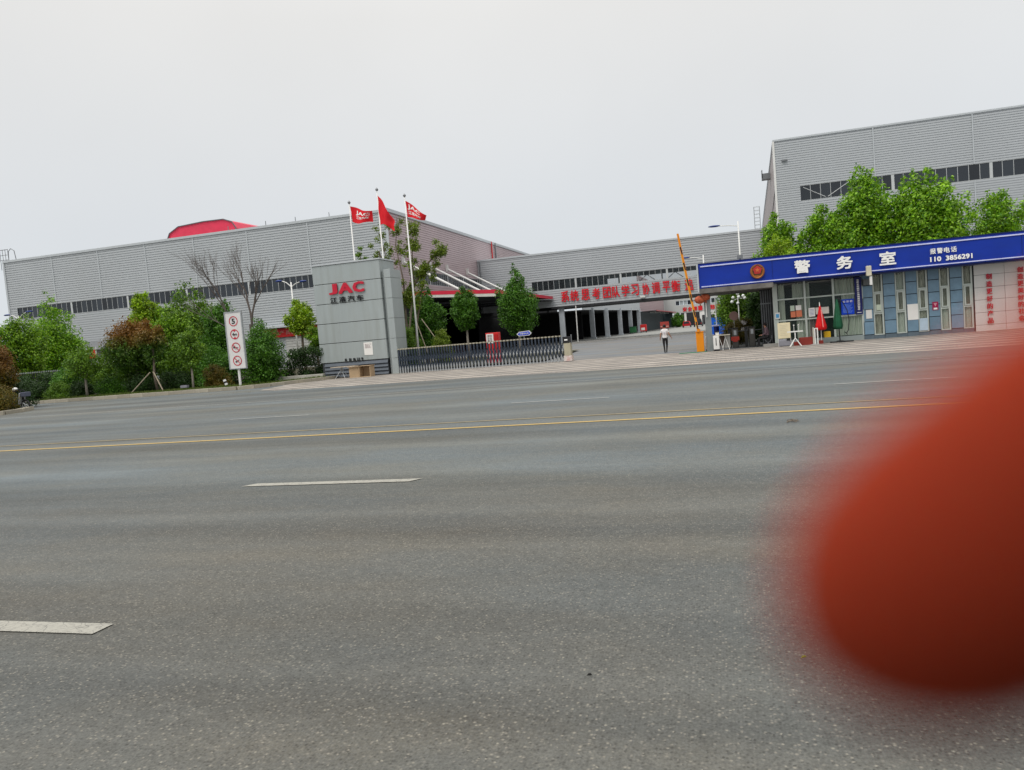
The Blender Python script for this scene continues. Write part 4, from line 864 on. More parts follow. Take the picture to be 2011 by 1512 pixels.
part('text_line', MB().box(10.27, 10.44, Yp-.057, Yp-.053, 1.27, 1.36), WLET, t); part('ribbon', MB().quad((10.27, Yp-.057, 1.6), (10.44, Yp-.057, 1.6), (10.355, Yp-.057, 1.42)), mat('pink_print', (.6, .25, .3), .6), t)
q_ = plate('wall_plate', 2.67, 2.91, 1.44, 1.78, WHT, 'small white-edged blue plate on the left corner post of the glass front', 'sign', Yp-.02, .03)
part('plate_face', MB().box(2.71, 2.87, Yp-.056, Yp-.052, 1.5, 1.7), SKYB, q_)
for x0, x1, z0, z1, m, lab in ((3.45, 3.66, 1.80, 2.08, mat('pale_green_paper', (.50, .58, .48), .8), 'pale green paper on the first glass bay, upper left of four'), (3.72, 4.0, 1.82, 2.07, PAPER, 'white paper on the first glass bay, upper right of four'),
                          (3.46, 3.70, 1.46, 1.77, ORPAP, 'orange paper on the first glass bay, lower left of four'), (3.73, 4.02, 1.46, 1.80, ORPAP, 'orange paper on the first glass bay, lower right of four'),
                          (4.35, 4.66, 1.42, 1.88, PAPER, 'white paper with blue writing at the left of the second glass bay'), (4.69, 5.35, 1.52, 1.87, mat('pale_pink_paper', (.62, .58, .52), .8), 'wide pale paper behind the red parasol on the second glass bay')):
    o = plate('window_paper', x0, x1, z0, z1, m, lab, 'notice', Yp-.035, .006)
    if m is PAPER and x0 > 4:
        for i in range(5): part('text_line', MB().box(x0+.04, x1-.05, Yp-.044, Yp-.042, z0+.08+i*.07, z0+.1+i*.07), mat('blue_print', (.12, .2, .42), .7), o)
t = thing('wall_lamp', 'white security lamp hanging over the blue fascia edge', 'lamp', (7.1, 41.85, 3.2))
part('lamp_body', MB().box(7.0, 7.24, 41.7, 41.92, 3.22, 3.72), mat('yellowed_white', (.58, .54, .42), .5), t, bevel=.03); part('lamp_arm', MB().box(7.14, 7.26, 41.75, 41.9, 2.76, 3.2), WHT, t, bevel=.02)
t = thing('air_vent_box', 'dark wall box under the fascia beside the white security lamp', 'vent', (7.2, 43.1, 2.8))
part('box_body', MB().box(7.02, 7.4, 42.85, 43.15, 2.8, 3.12), mat('grey_box', (.12, .13, .13), .6), t)
solo('floodlight', MB().box(.9, 1.2, 42.4, 42.55, 4.78, 4.97).box(1.0, 1.1, 42.45, 42.5, 4.70, 4.78), STEEL, 'small floodlight on top of the blue fascia below the single-armed lamp', 'floodlight')

# ================================================================== foreground props at the police post
t = thing('notice_easel', 'cream notice board leaning over a grey cloth-covered base at the glass corner', 'notice board', (3, 42, 0))
part('board', MB().box(2.68, 3.30, 41.95, 41.99, .42, 1.23), CREAMB, t, bevel=.01)
for i in range(7): part('text_line', MB().box(2.78, 3.16-.05*(i % 3), 41.944, 41.949, 1.1-i*.085, 1.108-i*.085), mat('faded_print', (.4, .38, .33), .8), t)
part('base', MB().box(2.70, 3.28, 41.9, 42.3, .0, .38), GREYB, t, bevel=.06); part('leg', MB().box(2.68, 2.72, 42.0, 42.03, 0, .42), WHT, t); part('leg', MB().box(3.27, 3.31, 42.0, 42.03, 0, .42), WHT, t)
part('tag', MB().box(3.08, 3.25, 41.88, 41.895, .3, .4), BLACKP, t)
t = thing('barricade', 'white trestle barricade with splayed legs before the cream notice board', 'barricade', (3.4, 41.3, 0))
part('rail', MB().box(3.08, 3.85, 41.28, 41.36, .72, .78), WHT, t)
for s in (-1, 1): part('leg', MB().tube([(3.46, 41.32, .42), (3.46+s*.27, 41.1, 0)], .022, 5).tube([(3.46, 41.32, .42), (3.46+s*.27, 41.55, 0)], .022, 5), WHT, t)
part('stem', MB().tube([(3.46, 41.32, .38), (3.46, 41.32, .75)], .03, 6), WHT, t)
for x in (3.42, 3.64): part('knob_post', MB().tube([(x, 41.32, .78), (x, 41.32, 1.04)], .012, 5).sphere((x, 41.32, 1.07), .035), WHT, t)
solo('planter_box', MB().box(3.70, 4.33, 41.7, 42.2, 0, .40), MAROON, 'maroon wooden crate on the ground, the larger, behind the barricade', 'crate', bevel=.01)
solo('planter_box', MB().box(3.42, 3.68, 41.8, 42.1, 0, .2), MAROON, 'low maroon block at the left end of the larger crate', 'crate', bevel=.01)
solo('parasol_foot', MB().box(4.62, 4.85, 41.9, 42.2, 0, .18), MAROON, 'small maroon block under the closed red parasol', 'block', bevel=.01)
for x, lab in ((4.36, 'thin upright pale post left of the closed red parasol'), (4.49, 'white framed double post on a round foot before the red parasol')):
    t = thing('queue_post', lab, 'post', (x, 41.6, 0))
    part('base', MB().lathe([(.17, 0), (.17, .02), (.03, .05)], 14, (x, 41.6, .0)), LSTEEL, t)
    if x < 4.4: part('post', MB().tube([(x, 41.6, .03), (x, 41.6, .88)], .035, 8), mat('post_cream', (.52, .49, .42), .5), t)
    else: part('post', MB().box(x-.09, x-.04, 41.58, 41.62, .03, .84).box(x+.04, x+.09, 41.58, 41.62, .03, .84).box(x-.04, x+.04, 41.58, 41.62, .80, .84), WHT, t)
t = thing('red_parasol', 'closed bright red parasol with a white tip before the glass front', 'parasol', (4.82, 42.2, 0))
part('canopy', MB().lathe([(.015, 2.0), (.05, 1.85), (.10, 1.55), (.17, 1.25), (.24, .95), (.25, .78), (.2, .7)][::-1], 32, (4.8, 42.2, 0), .16, 7), mat('red_canvas', (.62, .008, .01), .8, 0, .2, 6), t, smooth=True)
part('pole', MB().tube([(4.8, 42.2, .1), (4.8, 42.2, 1.98)], .02, 6), WHT, t); part('tip', MB().tube([(4.8, 42.2, 1.85), (4.79, 42.2, 2.14)], [.04, .012], 6), WHT, t)
part('tie_strap', MB().tube([(4.83, 41.97, 1.75), (4.86, 41.93, 1.2), (4.88, 41.92, .85)], .022, 5), mat('pink_strap', (.75, .3, .28), .7), t)
solo('yellow_crate', MB().box(4.97, 5.28, 42.4, 42.7, .29, .6), YEL, 'yellow plastic crate on the sill right of the red parasol', 'crate', bevel=.015)
t = thing('green_parasol', 'closed dark green cantilever parasol on a flat black base', 'parasol', (5.7, 42.2, 0))
part('canopy', MB().lathe([(.02, 2.2), (.06, 2.05), (.11, 1.7), (.17, 1.2), (.21, .85), (.17, .68)][::-1], 28, (5.62, 42.2, 0), .15, 6), GREENC, t, smooth=True)
part('mast', MB().tube([(5.62, 42.2, 2.2), (5.72, 42.25, 2.27), (5.92, 42.3, 2.02), (6.1, 42.3, 1.6), (6.17, 42.3, 1.1), (6.12, 42.3, .6), (6.02, 42.3, .45)], .022, 6), BLACKP, t)
part('handle', MB().tube([(5.92, 42.3, .52), (6.03, 42.3, .42), (6.05, 42.3, .36)], .02, 5), BLACKP, t)
part('pole', MB().tube([(5.68, 42.2, .08), (5.66, 42.2, .7)], .03, 6), BLACKP, t)
part('base', MB().box(5.2, 6.3, 42.0, 42.25, 0, .07).box(5.55, 5.85, 41.7, 42.5, .005, .09), BLACKP, t, bevel=.015)
# barrier
t = thing('barrier_gate', 'orange-yellow barrier cabinet with its arm raised upright', 'barrier', (-1.27, 42.5, 0))
part('cabinet', MB().box(-1.47, -1.07, 42.35, 42.7, 0, 1.08), ORNG, t, bevel=.02)
part('cap', MB().box(-1.49, -1.05, 42.33, 42.72, 1.08, 1.12), ORNG, t)
part('pivot', MB().tube([(-1.3, 42.3, 1.2), (-1.3, 42.6, 1.2)], .08, 10), ORNG, t)
am = MB(); a0 = Vector((-1.33, 42.3, 1.1)); a1 = Vector((-2.06, 42.3, 6.42))
def armseg(t0, t1, w=.055):
    p, q = a0.lerp(a1, t0), a0.lerp(a1, t1); b = MB()
    b.add([(p.x-w, p.y-.03, p.z), (p.x+w, p.y-.03, p.z), (q.x+w, q.y-.03, q.z), (q.x-w, q.y-.03, q.z), (p.x-w, p.y+.03, p.z), (p.x+w, p.y+.03, p.z), (q.x+w, q.y+.03, q.z), (q.x-w, q.y+.03, q.z)],
          [(0, 1, 2, 3), (5, 4, 7, 6), (1, 5, 6, 2), (4, 0, 3, 7), (3, 2, 6, 7), (0, 4, 5, 1)]); return b
arm = part('arm', armseg(0, 1), ORNG, t)
for u in (.02, .14, .30, .46, .62, .78): 
    p, q = a0.lerp(a1, u+.01), a0.lerp(a1, u+.085); part('arm_stripe', MB().quad((p.x-.01, 42.265, p.z), (p.x+.05, 42.265, p.z), (q.x+.03, 42.265, q.z), (q.x-.05, 42.265, q.z)), BLACKP, arm)
part('arm_light', MB().tube([(-1.98, 42.25, 5.4), (-1.4, 42.25, 1.3)], .012, 4), mat('arm_edge', (.75, .5, .12), .5), arm)
struct('green_kerb_strip', MB().box(-2.4, -.95, 42.1, 42.25, .006, .04), GREENK)
t = thing('lantern_pole', 'thin white pole strapped to the canopy column above the barrier', 'pole', (-.84, 42.5, 1.8)); part('pole', MB().tube([(-.84, 42.52, 1.85), (-.84, 42.52, 2.85)], .03, 6), WHT, t)
for cx_, cz_, r_, lab in ((-1.14, 2.80, .27, 'faded orange-red lantern hanging left under the canopy tip'), (-.84, 2.92, .24, 'faded orange-red lantern hanging right under the canopy tip')):
    t = thing('red_lantern', lab, 'lantern', (cx_, 42.45, cz_), 'faded lanterns under the canopy')
    part('shade', MB().lathe([(.3*r_, -.75*r_), (.8*r_, -.5*r_), (1.05*r_, 0), (.8*r_, .55*r_), (.3*r_, .8*r_)], 24, (cx_, 42.45, cz_), .06, 12), LANT, t, smooth=True)
    part('tassel', MB().tube([(cx_, 42.45, cz_-.8*r_), (cx_+.02, 42.45, cz_-1.25*r_)], [.03, .05], 6), LANT, t)
for x0, lab in ((-.80, 'white upright cabinet piece standing just behind the barrier'), (-.58, 'white narrow cabinet with dark slots in front of the canopy column')):
    t = thing('white_cabinet', lab, 'cabinet', (x0, 42.4, 0)); x1 = x0+(.13 if x0 < -.7 else .30); y0 = 43.05 if x0 < -.7 else 42.2
    part('cabinet_body', MB().box(x0-.22*(x0 < -.7), x1-.2*(x0 < -.7), y0, y0+.25, .1, .82), WHT, t, bevel=.01); part('foot', MB().box(x0-.2*(x0 < -.7), x1-.22*(x0 < -.7), y0+.01, y0+.24, 0, .1), BLACKP, t)
    part('slot', MB().box((x0+x1)/2-.03, (x0+x1)/2+.01, y0-.008, y0-.002, .3, .7), BLACKP, t)
t = thing('registration_table', 'folding white-topped table with crossed legs and a box on it beside the turnstiles', 'table', (-.1, 42.9, 0))
part('tabletop', MB().box(-.52, .3, 42.7, 43.2, .80, .84), mat('cream_top', (.5, .46, .37), .6), t)
for x in (-.3, .02): part('leg', MB().tube([(x-.15, 42.75, 0), (x+.05, 42.9, .8)], .018, 5).tube([(x+.22, 42.75, 0), (x-.0, 42.9, .8)], .018, 5), WHT, t)
part('skirt', MB().box(-.5, .28, 43.15, 43.18, .25, .79), mat('dark_wood_panel', (.12, .08, .06), .7, 0, .4, 8, stretch=(6, 1, 1)), t)
part('side_panel', MB().box(.0, .29, 43.1, 43.14, .12, .78), mat('greyish_white', (.42, .42, .4), .7), t)
t = thing('table_box', 'small black-lidded white box on the folding table', 'box', (-.36, 42.9, .84)); part('box_body', MB().box(-.46, -.27, 42.8, 43.05, .84, 1.0), PAPER, t); part('lid', MB().box(-.49, -.24, 42.77, 43.08, 1.0, 1.05), BLACKP, t)
for x0, lab in ((.42, 'steel turnstile post with a red placard hanging on it'), (1.33, 'steel turnstile post nearest the seated person')):
    t = thing('turnstile', lab, 'turnstile', (x0, 44.8, 0), 'turnstiles at the pedestrian entry')
    y = 44.8; part('housing', MB().box(x0, x0+.34, y, y+.9, 0, 1.08), mat('turnstile_steel', (.10, .095, .085), .35, .6), t, bevel=.03)
    part('outer_post', MB().box(x0-.22, x0-.06, y+.3, y+.6, 0, 1.06), mat('turnstile_dark', (.05, .05, .05), .4, .5), t)
    part('top', MB().box(x0-.24, x0+.36, y-.03, y+.93, 1.085, 1.12), BLACKP, t)
    part('card_reader', MB().box(x0+.1, x0+.24, y-.02, y-.004, .72, .98), LSTEEL, t); part('arm', MB().tube([(x0+.34, y+.3, .92), (x0+.88, y+.3, .94)], .02, 6), LSTEEL, t)
solo('red_placard', MB().box(.36, .80, 44.7, 44.73, .42, .64).box(.46, .70, 44.7, 44.73, .34, .42), mat('red_placard', (.55, .06, .04), .6), 'red placard hung on the left turnstile', 'placard')
t = thing('round_mirror', 'round pinkish traffic mirror on a thin pole behind the turnstiles', 'mirror', (.62, 48, .05)); part('pole', MB().tube([(.62, 48, .05), (.62, 48, 1.7)], .025, 6), LSTEEL, t)
part('mirror', MB().tube([(.62, 47.98, 1.8), (.62, 47.94, 1.8)], [.26, .27], 18), mat('pink_mirror', (.45, .26, .22), .3), t)
# blue hoarding far behind
t = thing('blue_hoarding', 'bright blue sheet hoarding seen past the barrier under the canopy', 'hoarding', (-.4, 80, 0))
for i in range(5): part('sheet', MB().box(-1.3+i*.5, -.82+i*.5, 80, 80.06, .1, 1.78), mat('hoarding_blue', (.004, .10, .55), .5), t)
t = thing('navy_drum', 'dark navy bin with a lilac rim on a white pole behind the folding table', 'bin', (-.45, 50, 0)); part('bin_body', MB().tube([(-.45, 50, 0), (-.45, 50, 1.25)], .17, 10), NAVY, t); part('rim', MB().box(-.8, -.25, 49.8, 50.2, 1.25, 1.33), LILAC, t); part('pole', MB().tube([(-.42, 50.1, 1.3), (-.42, 50.1, 3.1)], .035, 6), WHT, t)

# ================================================================== plants
def leafcloud(clumps, n, size, seed, spread=.55, droop=0.):
    """clumps: (x,y,z,r) balls; leaves are small rhombic quads scattered through them"""
    g = np.random.RandomState(seed); c = np.array(clumps, np.float32)
    w = c[:, 3]**2; w /= w.sum(); idx = g.choice(len(c), n, p=w); cc = c[idx]
    d = g.normal(size=(n, 3)); d /= np.linalg.norm(d, axis=1)[:, None]
    rr = cc[:, 3]*(1-spread*g.rand(n)**1.5)
    p = cc[:, :3]+d*rr[:, None]; p += g.normal(size=(n, 3))*size*.35
    nrm = d*.9+g.normal(size=(n, 3))*.55; nrm[:, 2] += .35-droop; nrm /= np.linalg.norm(nrm, axis=1)[:, None]
    t = np.cross(nrm, g.normal(size=(n, 3))); t /= np.linalg.norm(t, axis=1)[:, None]; b = np.cross(nrm, t)
    s = size*(.6+.7*g.rand(n))[:, None]
    v = np.empty((n, 4, 3), np.float32); v[:, 0] = p-t*s*.5; v[:, 1] = p-b*s*.3+nrm*s*.08; v[:, 2] = p+t*s*.5; v[:, 3] = p+b*s*.3+nrm*s*.08
    return v.reshape(-1, 3)
def quadmesh(name, v, off):
    n = len(v)//4; me = bpy.data.meshes.new(name); me.vertices.add(n*4); me.vertices.foreach_set('co', (v-np.array(off, np.float32)).ravel().astype(np.float32))
    me.loops.add(n*4); me.loops.foreach_set('vertex_index', np.arange(n*4, dtype=np.int32)); me.polygons.add(n)
    me.polygons.foreach_set('loop_start', np.arange(0, n*4, 4, dtype=np.int32)); me.update(calc_edges=True); return me
def lobes(x, y, prof, nl, seed, fill=.5, sub=7, jig=.25):
    """prof: [(z, radius)...]; lobes spread evenly up the profile (golden angle), each broken into sub-clumps"""
    g = random.Random(seed); zs_ = [p[0] for p in prof]; rs_ = [p[1] for p in prof]; out = []; mains = []
    zz = np.linspace(zs_[0], zs_[-1], 200); rr = np.interp(zz, zs_, rs_); cw = np.cumsum(rr**1.25+.05); cw /= cw[-1]; a = g.uniform(0, 6)
    for i in range(nl):
        z = float(np.interp((i+g.random())/nl, cw, zz)); Rr = float(np.interp(z, zs_, rs_)); a += 2.4
        lr = max(Rr*fill*g.uniform(.75, 1.25), .14); q = max(Rr-lr*.85, 0)*(g.uniform(.75, 1.0) if i % 4 else g.uniform(.1, .6))*(1+jig*g.uniform(-1, 1))
        m = (x+q*math.cos(a), y+q*math.sin(a), z, lr); mains.append(m); out.append((m[0], m[1], m[2], lr*.75))
        for j in range(sub):
            u = Vector((g.gauss(0, 1), g.gauss(0, 1), g.gauss(0, 1))).normalized()*lr*g.uniform(.4, .8)
            out.append((m[0]+u.x, m[1]+u.y, m[2]+u.z*.85, lr*g.uniform(.32, .55)))
    return out, mains
def shoots(x, y, z0, z1, r, k, seed):
    g = random.Random(seed); out = []
    for i in range(k):
        a = g.uniform(0, 2*PI); q = r*g.random()**.5; zt = z1-(q/max(r, .01))*(z1-z0)*.6; h = (z1-z0)*.5
        for j in range(5): out.append((x+q*math.cos(a)*(1-.06*j), y+q*math.sin(a)*(1-.06*j), zt-h*(4-j)/5, .26-.04*j))
    return out
def tree(name, label, cat, x, y, prof, m, n, size, seed, nl=16, trunk=None, bark=BARK, fill=.5, sub=7, extra=None, limbs=6, z0=.1, group=None, jig=.25, tr=.09):
    t = thing(name, label, cat, (x, y, z0), group); n = int(n*1.7); nl = int(nl*1.4)
    cl, mains = lobes(x, y, prof, nl, seed, fill, sub, jig)
    if extra: cl += extra
    if trunk is None or trunk:
        b = MB(); g = random.Random(seed+5); base = prof[0][0]; top = prof[-1][0]-.2*(prof[-1][0]-base); sx, sy = g.uniform(-.15, .15), g.uniform(-.1, .1)
        b.tube([(x-sx*.3, y, z0-.05), (x+sx*.4, y+sy, z0+(base-z0)*.6), (x, y, base+.2), (x, y, top)], [tr*1.25, tr, tr*.85, tr*.25], 8)
        for mx in sorted(mains, key=lambda q: -q[3])[:limbs]:
            zz = max(base-.1, min(mx[2]-.6*math.hypot(mx[0]-x, mx[1]-y)-.2, top)); b.tube([(x, y, zz), ((x*.45+mx[0]*.55), (y*.45+mx[1]*.55), zz*.5+mx[2]*.5-.05), (mx[0], mx[1], mx[2])], [tr*.5, tr*.33, tr*.12], 5)
        part('trunk', b, bark, t, smooth=True)
    v = leafcloud(cl, n, size, seed+1); me = quadmesh('crown', v, OFF[t]); me.materials.append(m)
    o = bpy.data.objects.new('crown', me); COL.objects.link(o); o.parent = t; OFF[o] = OFF[t]
    return t

# --- left verge
tree('broadleaf_tree', 'bright green rounded tree at the far left edge in front of the hall corner', 'tree', -54.2, 48, [(1.4, 1.6), (3.2, 2.7), (5, 2.5), (6.2, 1.2)], G4, 9000, .2, 11, 22)
tree('broadleaf_tree', 'tall pointed green tree before the left end of the ribbon window', 'tree', -59.7, 57, [(1, 3.0), (4, 3.0), (6, 2.2), (7.5, 1.5), (8.8, .85), (9.7, .2)], G7, 15000, .2, 12, 30)
tree('broadleaf_tree', 'dark treetop peeping past the left end of the hall', 'tree', -92, 88, [(2, 2.5), (6, 3), (10, 2.2), (12.1, 1.2)], G2, 3500, .45, 13, 14)
tree('broadleaf_tree', 'bright branch tip hanging in from the left edge against the hall corner', 'tree', -35.3, 28.5, [(6.1, .45), (6.6, .75), (7.2, .5)], G1, 500, .13, 130, 5, trunk=False)
tree('russet_tree', 'small russet-leaved tree cut by the left edge of the photo', 'tree', -37.8, 32, [(1.2, 1.2), (2.5, 1.5), (3.6, 1.0), (4.2, .4)], G5b, 6000, .12, 14, 18)
tree('shrub', 'dense dark clipped bush with brown tips on the nearest left verge', 'bush', -34.9, 29.4, [(.1, 1.1), (.8, 1.2), (1.3, .7)], G5b, 6500, .075, 15, 16, trunk=False)
tree('shrub', 'long dark low shrub far behind the parked scooter', 'bush', -43.5, 39.3, [(.1, 1.3), (.8, 1.4), (1.3, .6)], G8, 5500, .09, 152, 14, trunk=False)
tree('shrub', 'low dark undergrowth bush behind the scooter', 'bush', -38.2, 33.2, [(.1, 1.4), (.9, 1.5), (1.7, .8)], G8, 5500, .1, 151, 14, trunk=False)
tree('shrub', 'round light-topped clipped shrub right of the scooter', 'bush', -40.6, 38.8, [(.1, .85), (.6, .95), (1.05, .6), (1.25, .2)], G1, 5500, .07, 16, 16, trunk=False)
tree('shrub', 'dark round shrub just left of the forked pale trunk', 'bush', -39.2, 39.2, [(.1, .8), (.6, .9), (1.1, .4)], G8, 4000, .08, 17, 12, trunk=False)
tree('shrub', 'wide dark round shrub between the forked trunk and the staked tree', 'bush', -37.4, 39.6, [(.1, 1.1), (.7, 1.2), (1.2, .5)], G2, 5500, .08, 18, 14, trunk=False)
tree('shrub', 'dark round shrub behind the wooden stakes', 'bush', -35.3, 39.8, [(.1, 1.0), (.6, 1.1), (1.1, .5)], G8, 4500, .08, 19, 12, trunk=False)
tree('shrub', 'dark low shrub right of the wooden stakes', 'bush', -32.9, 40.0, [(.1, 1.1), (.8, 1.2), (1.35, .5)], G8, 4500, .08, 20, 12, trunk=False)
tree('shrub', 'mid green bushy thicket behind the forked pale trunk, left of the russet tree', 'bush', -42.3, 41.6, [(.1, 1.3), (1.3, 1.6), (2.4, .9)], G2, 6500, .12, 171, 16, trunk=False)
tree('shrub', 'green thicket directly left of the staked russet tree and taller than the clipped shrubs', 'bush', -39.3, 42.0, [(.1, 1.2), (1.4, 1.5), (2.6, .8)], G1, 6500, .12, 172, 16, trunk=False)
tree('shrub', 'green thicket between the staked russet tree and the leaning thin trunk', 'bush', -33.6, 41.6, [(.1, 1.3), (1.5, 1.6), (2.8, .9)], G1, 7000, .12, 173, 16, trunk=False)
tree('young_tree', 'thin young tree with a forked pale trunk and a sparse low crown', 'tree', -37.9, 38.2, [(1.5, .9), (2.3, 1.5), (3.0, .8)], G1, 2600, .13, 21, 12, bark=BARKP, tr=.07)
t = tree('red_tip_tree', 'staked bushy tree with russet red upper shoots left of the yellow-green trees', 'tree', -36.2, 40.6, [(1.3, 1.4), (2.6, 2.1), (3.7, 2.0), (4.5, 1.0)], G5, 12000, .14, 22, 34, tr=.08)
st = thing('tree_stakes', 'two slanting wooden stakes propping the russet-topped tree', 'stakes', (-33.6, 38.5, .1))
for dx in (-1.25, 1.2): part('stake', MB().tube([(-33.6+dx, 38.3, .1), (-33.35+(.12 if dx > 0 else -.12), 38.6, 1.35)], .035, 6), WOOD, st)
part('stake', MB().tube([(-33.3, 39.4, .1), (-33.35, 38.7, 1.35)], .035, 6), WOOD, st)
tree('young_tree', 'slender trunk of a small tree standing above the wooden stakes', 'tree', -33.35, 38.9, [(2.0, .7), (3.2, 1.1), (4.2, .7)], G5, 2500, .13, 23, 9, tr=.07)
tree('yellow_green_tree', 'upper yellow-green tree crown just above the russet tree', 'tree', -38.9, 45, [(3.4, .8), (5.0, 1.5), (6.1, 1.15), (6.8, .4)], G3, 6500, .16, 24, 14, fill=.5)
tree('yellow_green_tree', 'large yellow-green bushy tree between the russet tree and the rules sign', 'tree', -35.6, 43.4, [(1.1, 1.5), (3.2, 1.9), (4.6, 1.5), (5.5, .5)], G4, 10000, .16, 25, 24)
tree('broadleaf_tree', 'tall green tree with pointed tops behind the rules sign', 'tree', -40.6, 52, [(.8, 2.6), (3.5, 3.1), (5.6, 2.4), (7.2, 1.1), (8.1, .3)], G1, 13000, .2, 26, 32, extra=shoots(-40.8, 52, 6.4, 8.8, 2.0, 6, 4))
tree('broadleaf_tree', 'dark green tree right behind the rules sign board', 'tree', -34.9, 47.6, [(.8, 1.9), (3.2, 2.2), (5.2, 1.4), (6.2, .4)], G2, 9000, .18, 27, 22)
tree('young_tree', 'small tree with a thin pale leaning trunk left of the rules sign', 'tree', -30.3, 38.3, [(1.5, .7), (2.4, 1.0), (3.6, .6)], G1, 3200, .12, 28, 12, bark=BARKP, tr=.055)
tree('shrub', 'brown-tipped round bush beside the rules sign', 'bush', -29.6, 39.6, [(.1, .9), (.8, 1.0), (1.4, .6)], G5b, 4500, .08, 29, 14, trunk=False)
tree('shrub', 'tall dark shrub filling behind the brown-tipped bush', 'bush', -31.2, 41.6, [(.1, 1.4), (1.4, 1.5), (2.6, .8)], G2, 5500, .12, 291, 14, trunk=False)
tree('big_bush', 'large dark rounded bush right of the rules sign', 'bush', -27.9, 42.1, [(.1, 1.5), (1.6, 1.75), (3.0, 1.3), (4.0, .5)], G2, 12000, .12, 30, 30, trunk=False, jig=.1)
def hedgebox(name, label, x0, x1, y0, y1, z1, m, n, size, seed):
    g = random.Random(seed); cl = []
    k = max(3, int((x1-x0)/.45))
    for i in range(k):
        for j in range(3):
            cl.append((x0+(i+.5)*(x1-x0)/k+g.uniform(-.1, .1), g.uniform(y0, y1), z1*(.2+.3*j)+g.uniform(-.1, .12), .38))
    t = thing(name, label, 'hedge', ((x0+x1)/2, (y0+y1)/2, .1)); me = quadmesh('foliage', leafcloud(cl, n, size, seed), OFF[t]); me.materials.append(m)
    o = bpy.data.objects.new('foliage', me); COL.objects.link(o); o.parent = t; OFF[o] = OFF[t]
hedgebox('hedge', 'dark hedge between the large bush and the monument', -26.9, -24.3, 42.9, 43.8, 2.2, G8, 8000, .11, 31)
hedgebox('hedge', 'dark hedge running along the picket fence at the left', -53, -41.5, 44.0, 45.2, 1.8, G8, 20000, .13, 32)
hedgebox('hedge', 'shadowy hedge behind the clipped shrubs and stakes', -41.5, -29.5, 42.2, 43.4, 1.9, G8, 12000, .12, 33)
tree('yellow_green_tree', 'small yellow-green tree beside the left edge of the monument', 'tree', -28.4, 47.8, [(3.2, .9), (4.2, 1.25), (5.3, .6)], G3, 4200, .15, 34, 12)
tree('broadleaf_tree', 'leafy green side branches against the monument left edge', 'tree', -25.9, 45.2, [(1.7, .5), (2.6, .75), (3.5, .35)], G4, 1800, .14, 35, 8)
tree('broadleaf_tree', 'narrow treetop showing over the monument top', 'tree', -26.9, 55, [(6.6, .9), (8.6, .6), (9.5, .25), (10.0, .1)], G1, 1600, .16, 36, 9)
tree('distant_tree', 'green tree low between the rules sign and the hall', 'tree', -46, 62, [(.5, 2.4), (3.0, 2.6), (5.2, 1.2)], G2, 6000, .22, 37, 16)
# bare tree
def baretree(x, y, label):
    t = thing('bare_tree', label, 'tree', (x, y, .1)); b = MB(); g = random.Random(3)
    def br(p, d, L, r, dep):
        q = p+d*L; mid = p+d*L*.5+Vector((g.uniform(-1, 1), g.uniform(-1, 1), g.uniform(-.3, .6)))*L*.06
        b.tube([p, mid, q], [r*.8, r*.63, r*.47], 6 if r > .03 else 4, cap=False)
        if dep <= 0: return
        for k in range(3 if dep > 2 else 2+(g.random() < .6)):
            nd = (d+Vector((g.uniform(-.42, .42), g.uniform(-.4, .4), g.uniform(-.05, .4)))).normalized(); u = g.uniform(.55, 1)
            br(p.lerp(q, u), nd, L*g.uniform(.68, .92), r*.55, dep-1)
    V = Vector
    br(V((x+1.05, y, .1)), V((-.05, 0, 1)).normalized(), 3.9, .17, 0); br(V((x+1.0, y, 3.9)), V((-.12, .05, 1)).normalized(), 1.7, .10, 5); br(V((x+.95, y, 3.8)), V((.25, 0, 1)).normalized(), 1.7, .11, 4)
    br(V((x-.3, y, .1)), V((-.08, 0, 1)).normalized(), 3.8, .14, 0); br(V((x-.6, y, 3.8)), V((-.30, .05, .95)).normalized(), 1.9, .09, 5); br(V((x-.6, y, 3.7)), V((-.85, 0, .5)).normalized(), 1.7, .045, 3)
    part('trunk', b, mat('grey_brown_bark', (.12, .10, .09), .95, 0, .3, 9), t)
baretree(-32.1, 46, 'leafless tree with fanned grey twigs against the hall right of the rules sign')
# right of monument
b = None
t = thing('sparse_tree', 'tall thin-crowned multi-stem tree right of the monument behind the flagpole', 'tree', (-21.8, 50, .1))
stems = [[(-21.9, 50, .1), (-21.7, 50, 2.6), (-21.9, 50, 5.4), (-22.4, 50, 7.6), (-22.9, 50, 9.7)], [(-21.5, 50.2, .1), (-21.5, 50.2, 3.2), (-21.35, 50, 6.2), (-21.7, 50, 8.6), (-21.4, 50, 10.6)],
         [(-21.3, 49.8, .1), (-21.1, 49.8, 3), (-20.6, 50, 5.8), (-20.5, 50, 8.3), (-20.2, 50, 9.8)], [(-21.1, 50.2, .1), (-20.7, 50.2, 3.2), (-20.0, 50, 5.6), (-19.5, 50, 7.1)], [(-21.9, 50, 5.4), (-22.7, 50, 7.0), (-23.0, 50, 8.4)], [(-20.6, 50, 5.8), (-19.4, 50, 7.2), (-18.3, 50, 8.2)]]
for sp in stems: part('stem', MB().tube(sp, [.09*(1-.2*i) for i in range(len(sp))], 6), BARK, t)
cl = []; g = random.Random(9)
for sp in stems:
    for i in range(2, len(sp)):
        for k in range(7):
            p = Vector(sp[i]).lerp(Vector(sp[i-1]), g.random()*.7); cl.append((p.x+g.gauss(0, .26), p.y+g.gauss(0, .3), p.z+g.gauss(0, .3), g.uniform(.14, .34)))
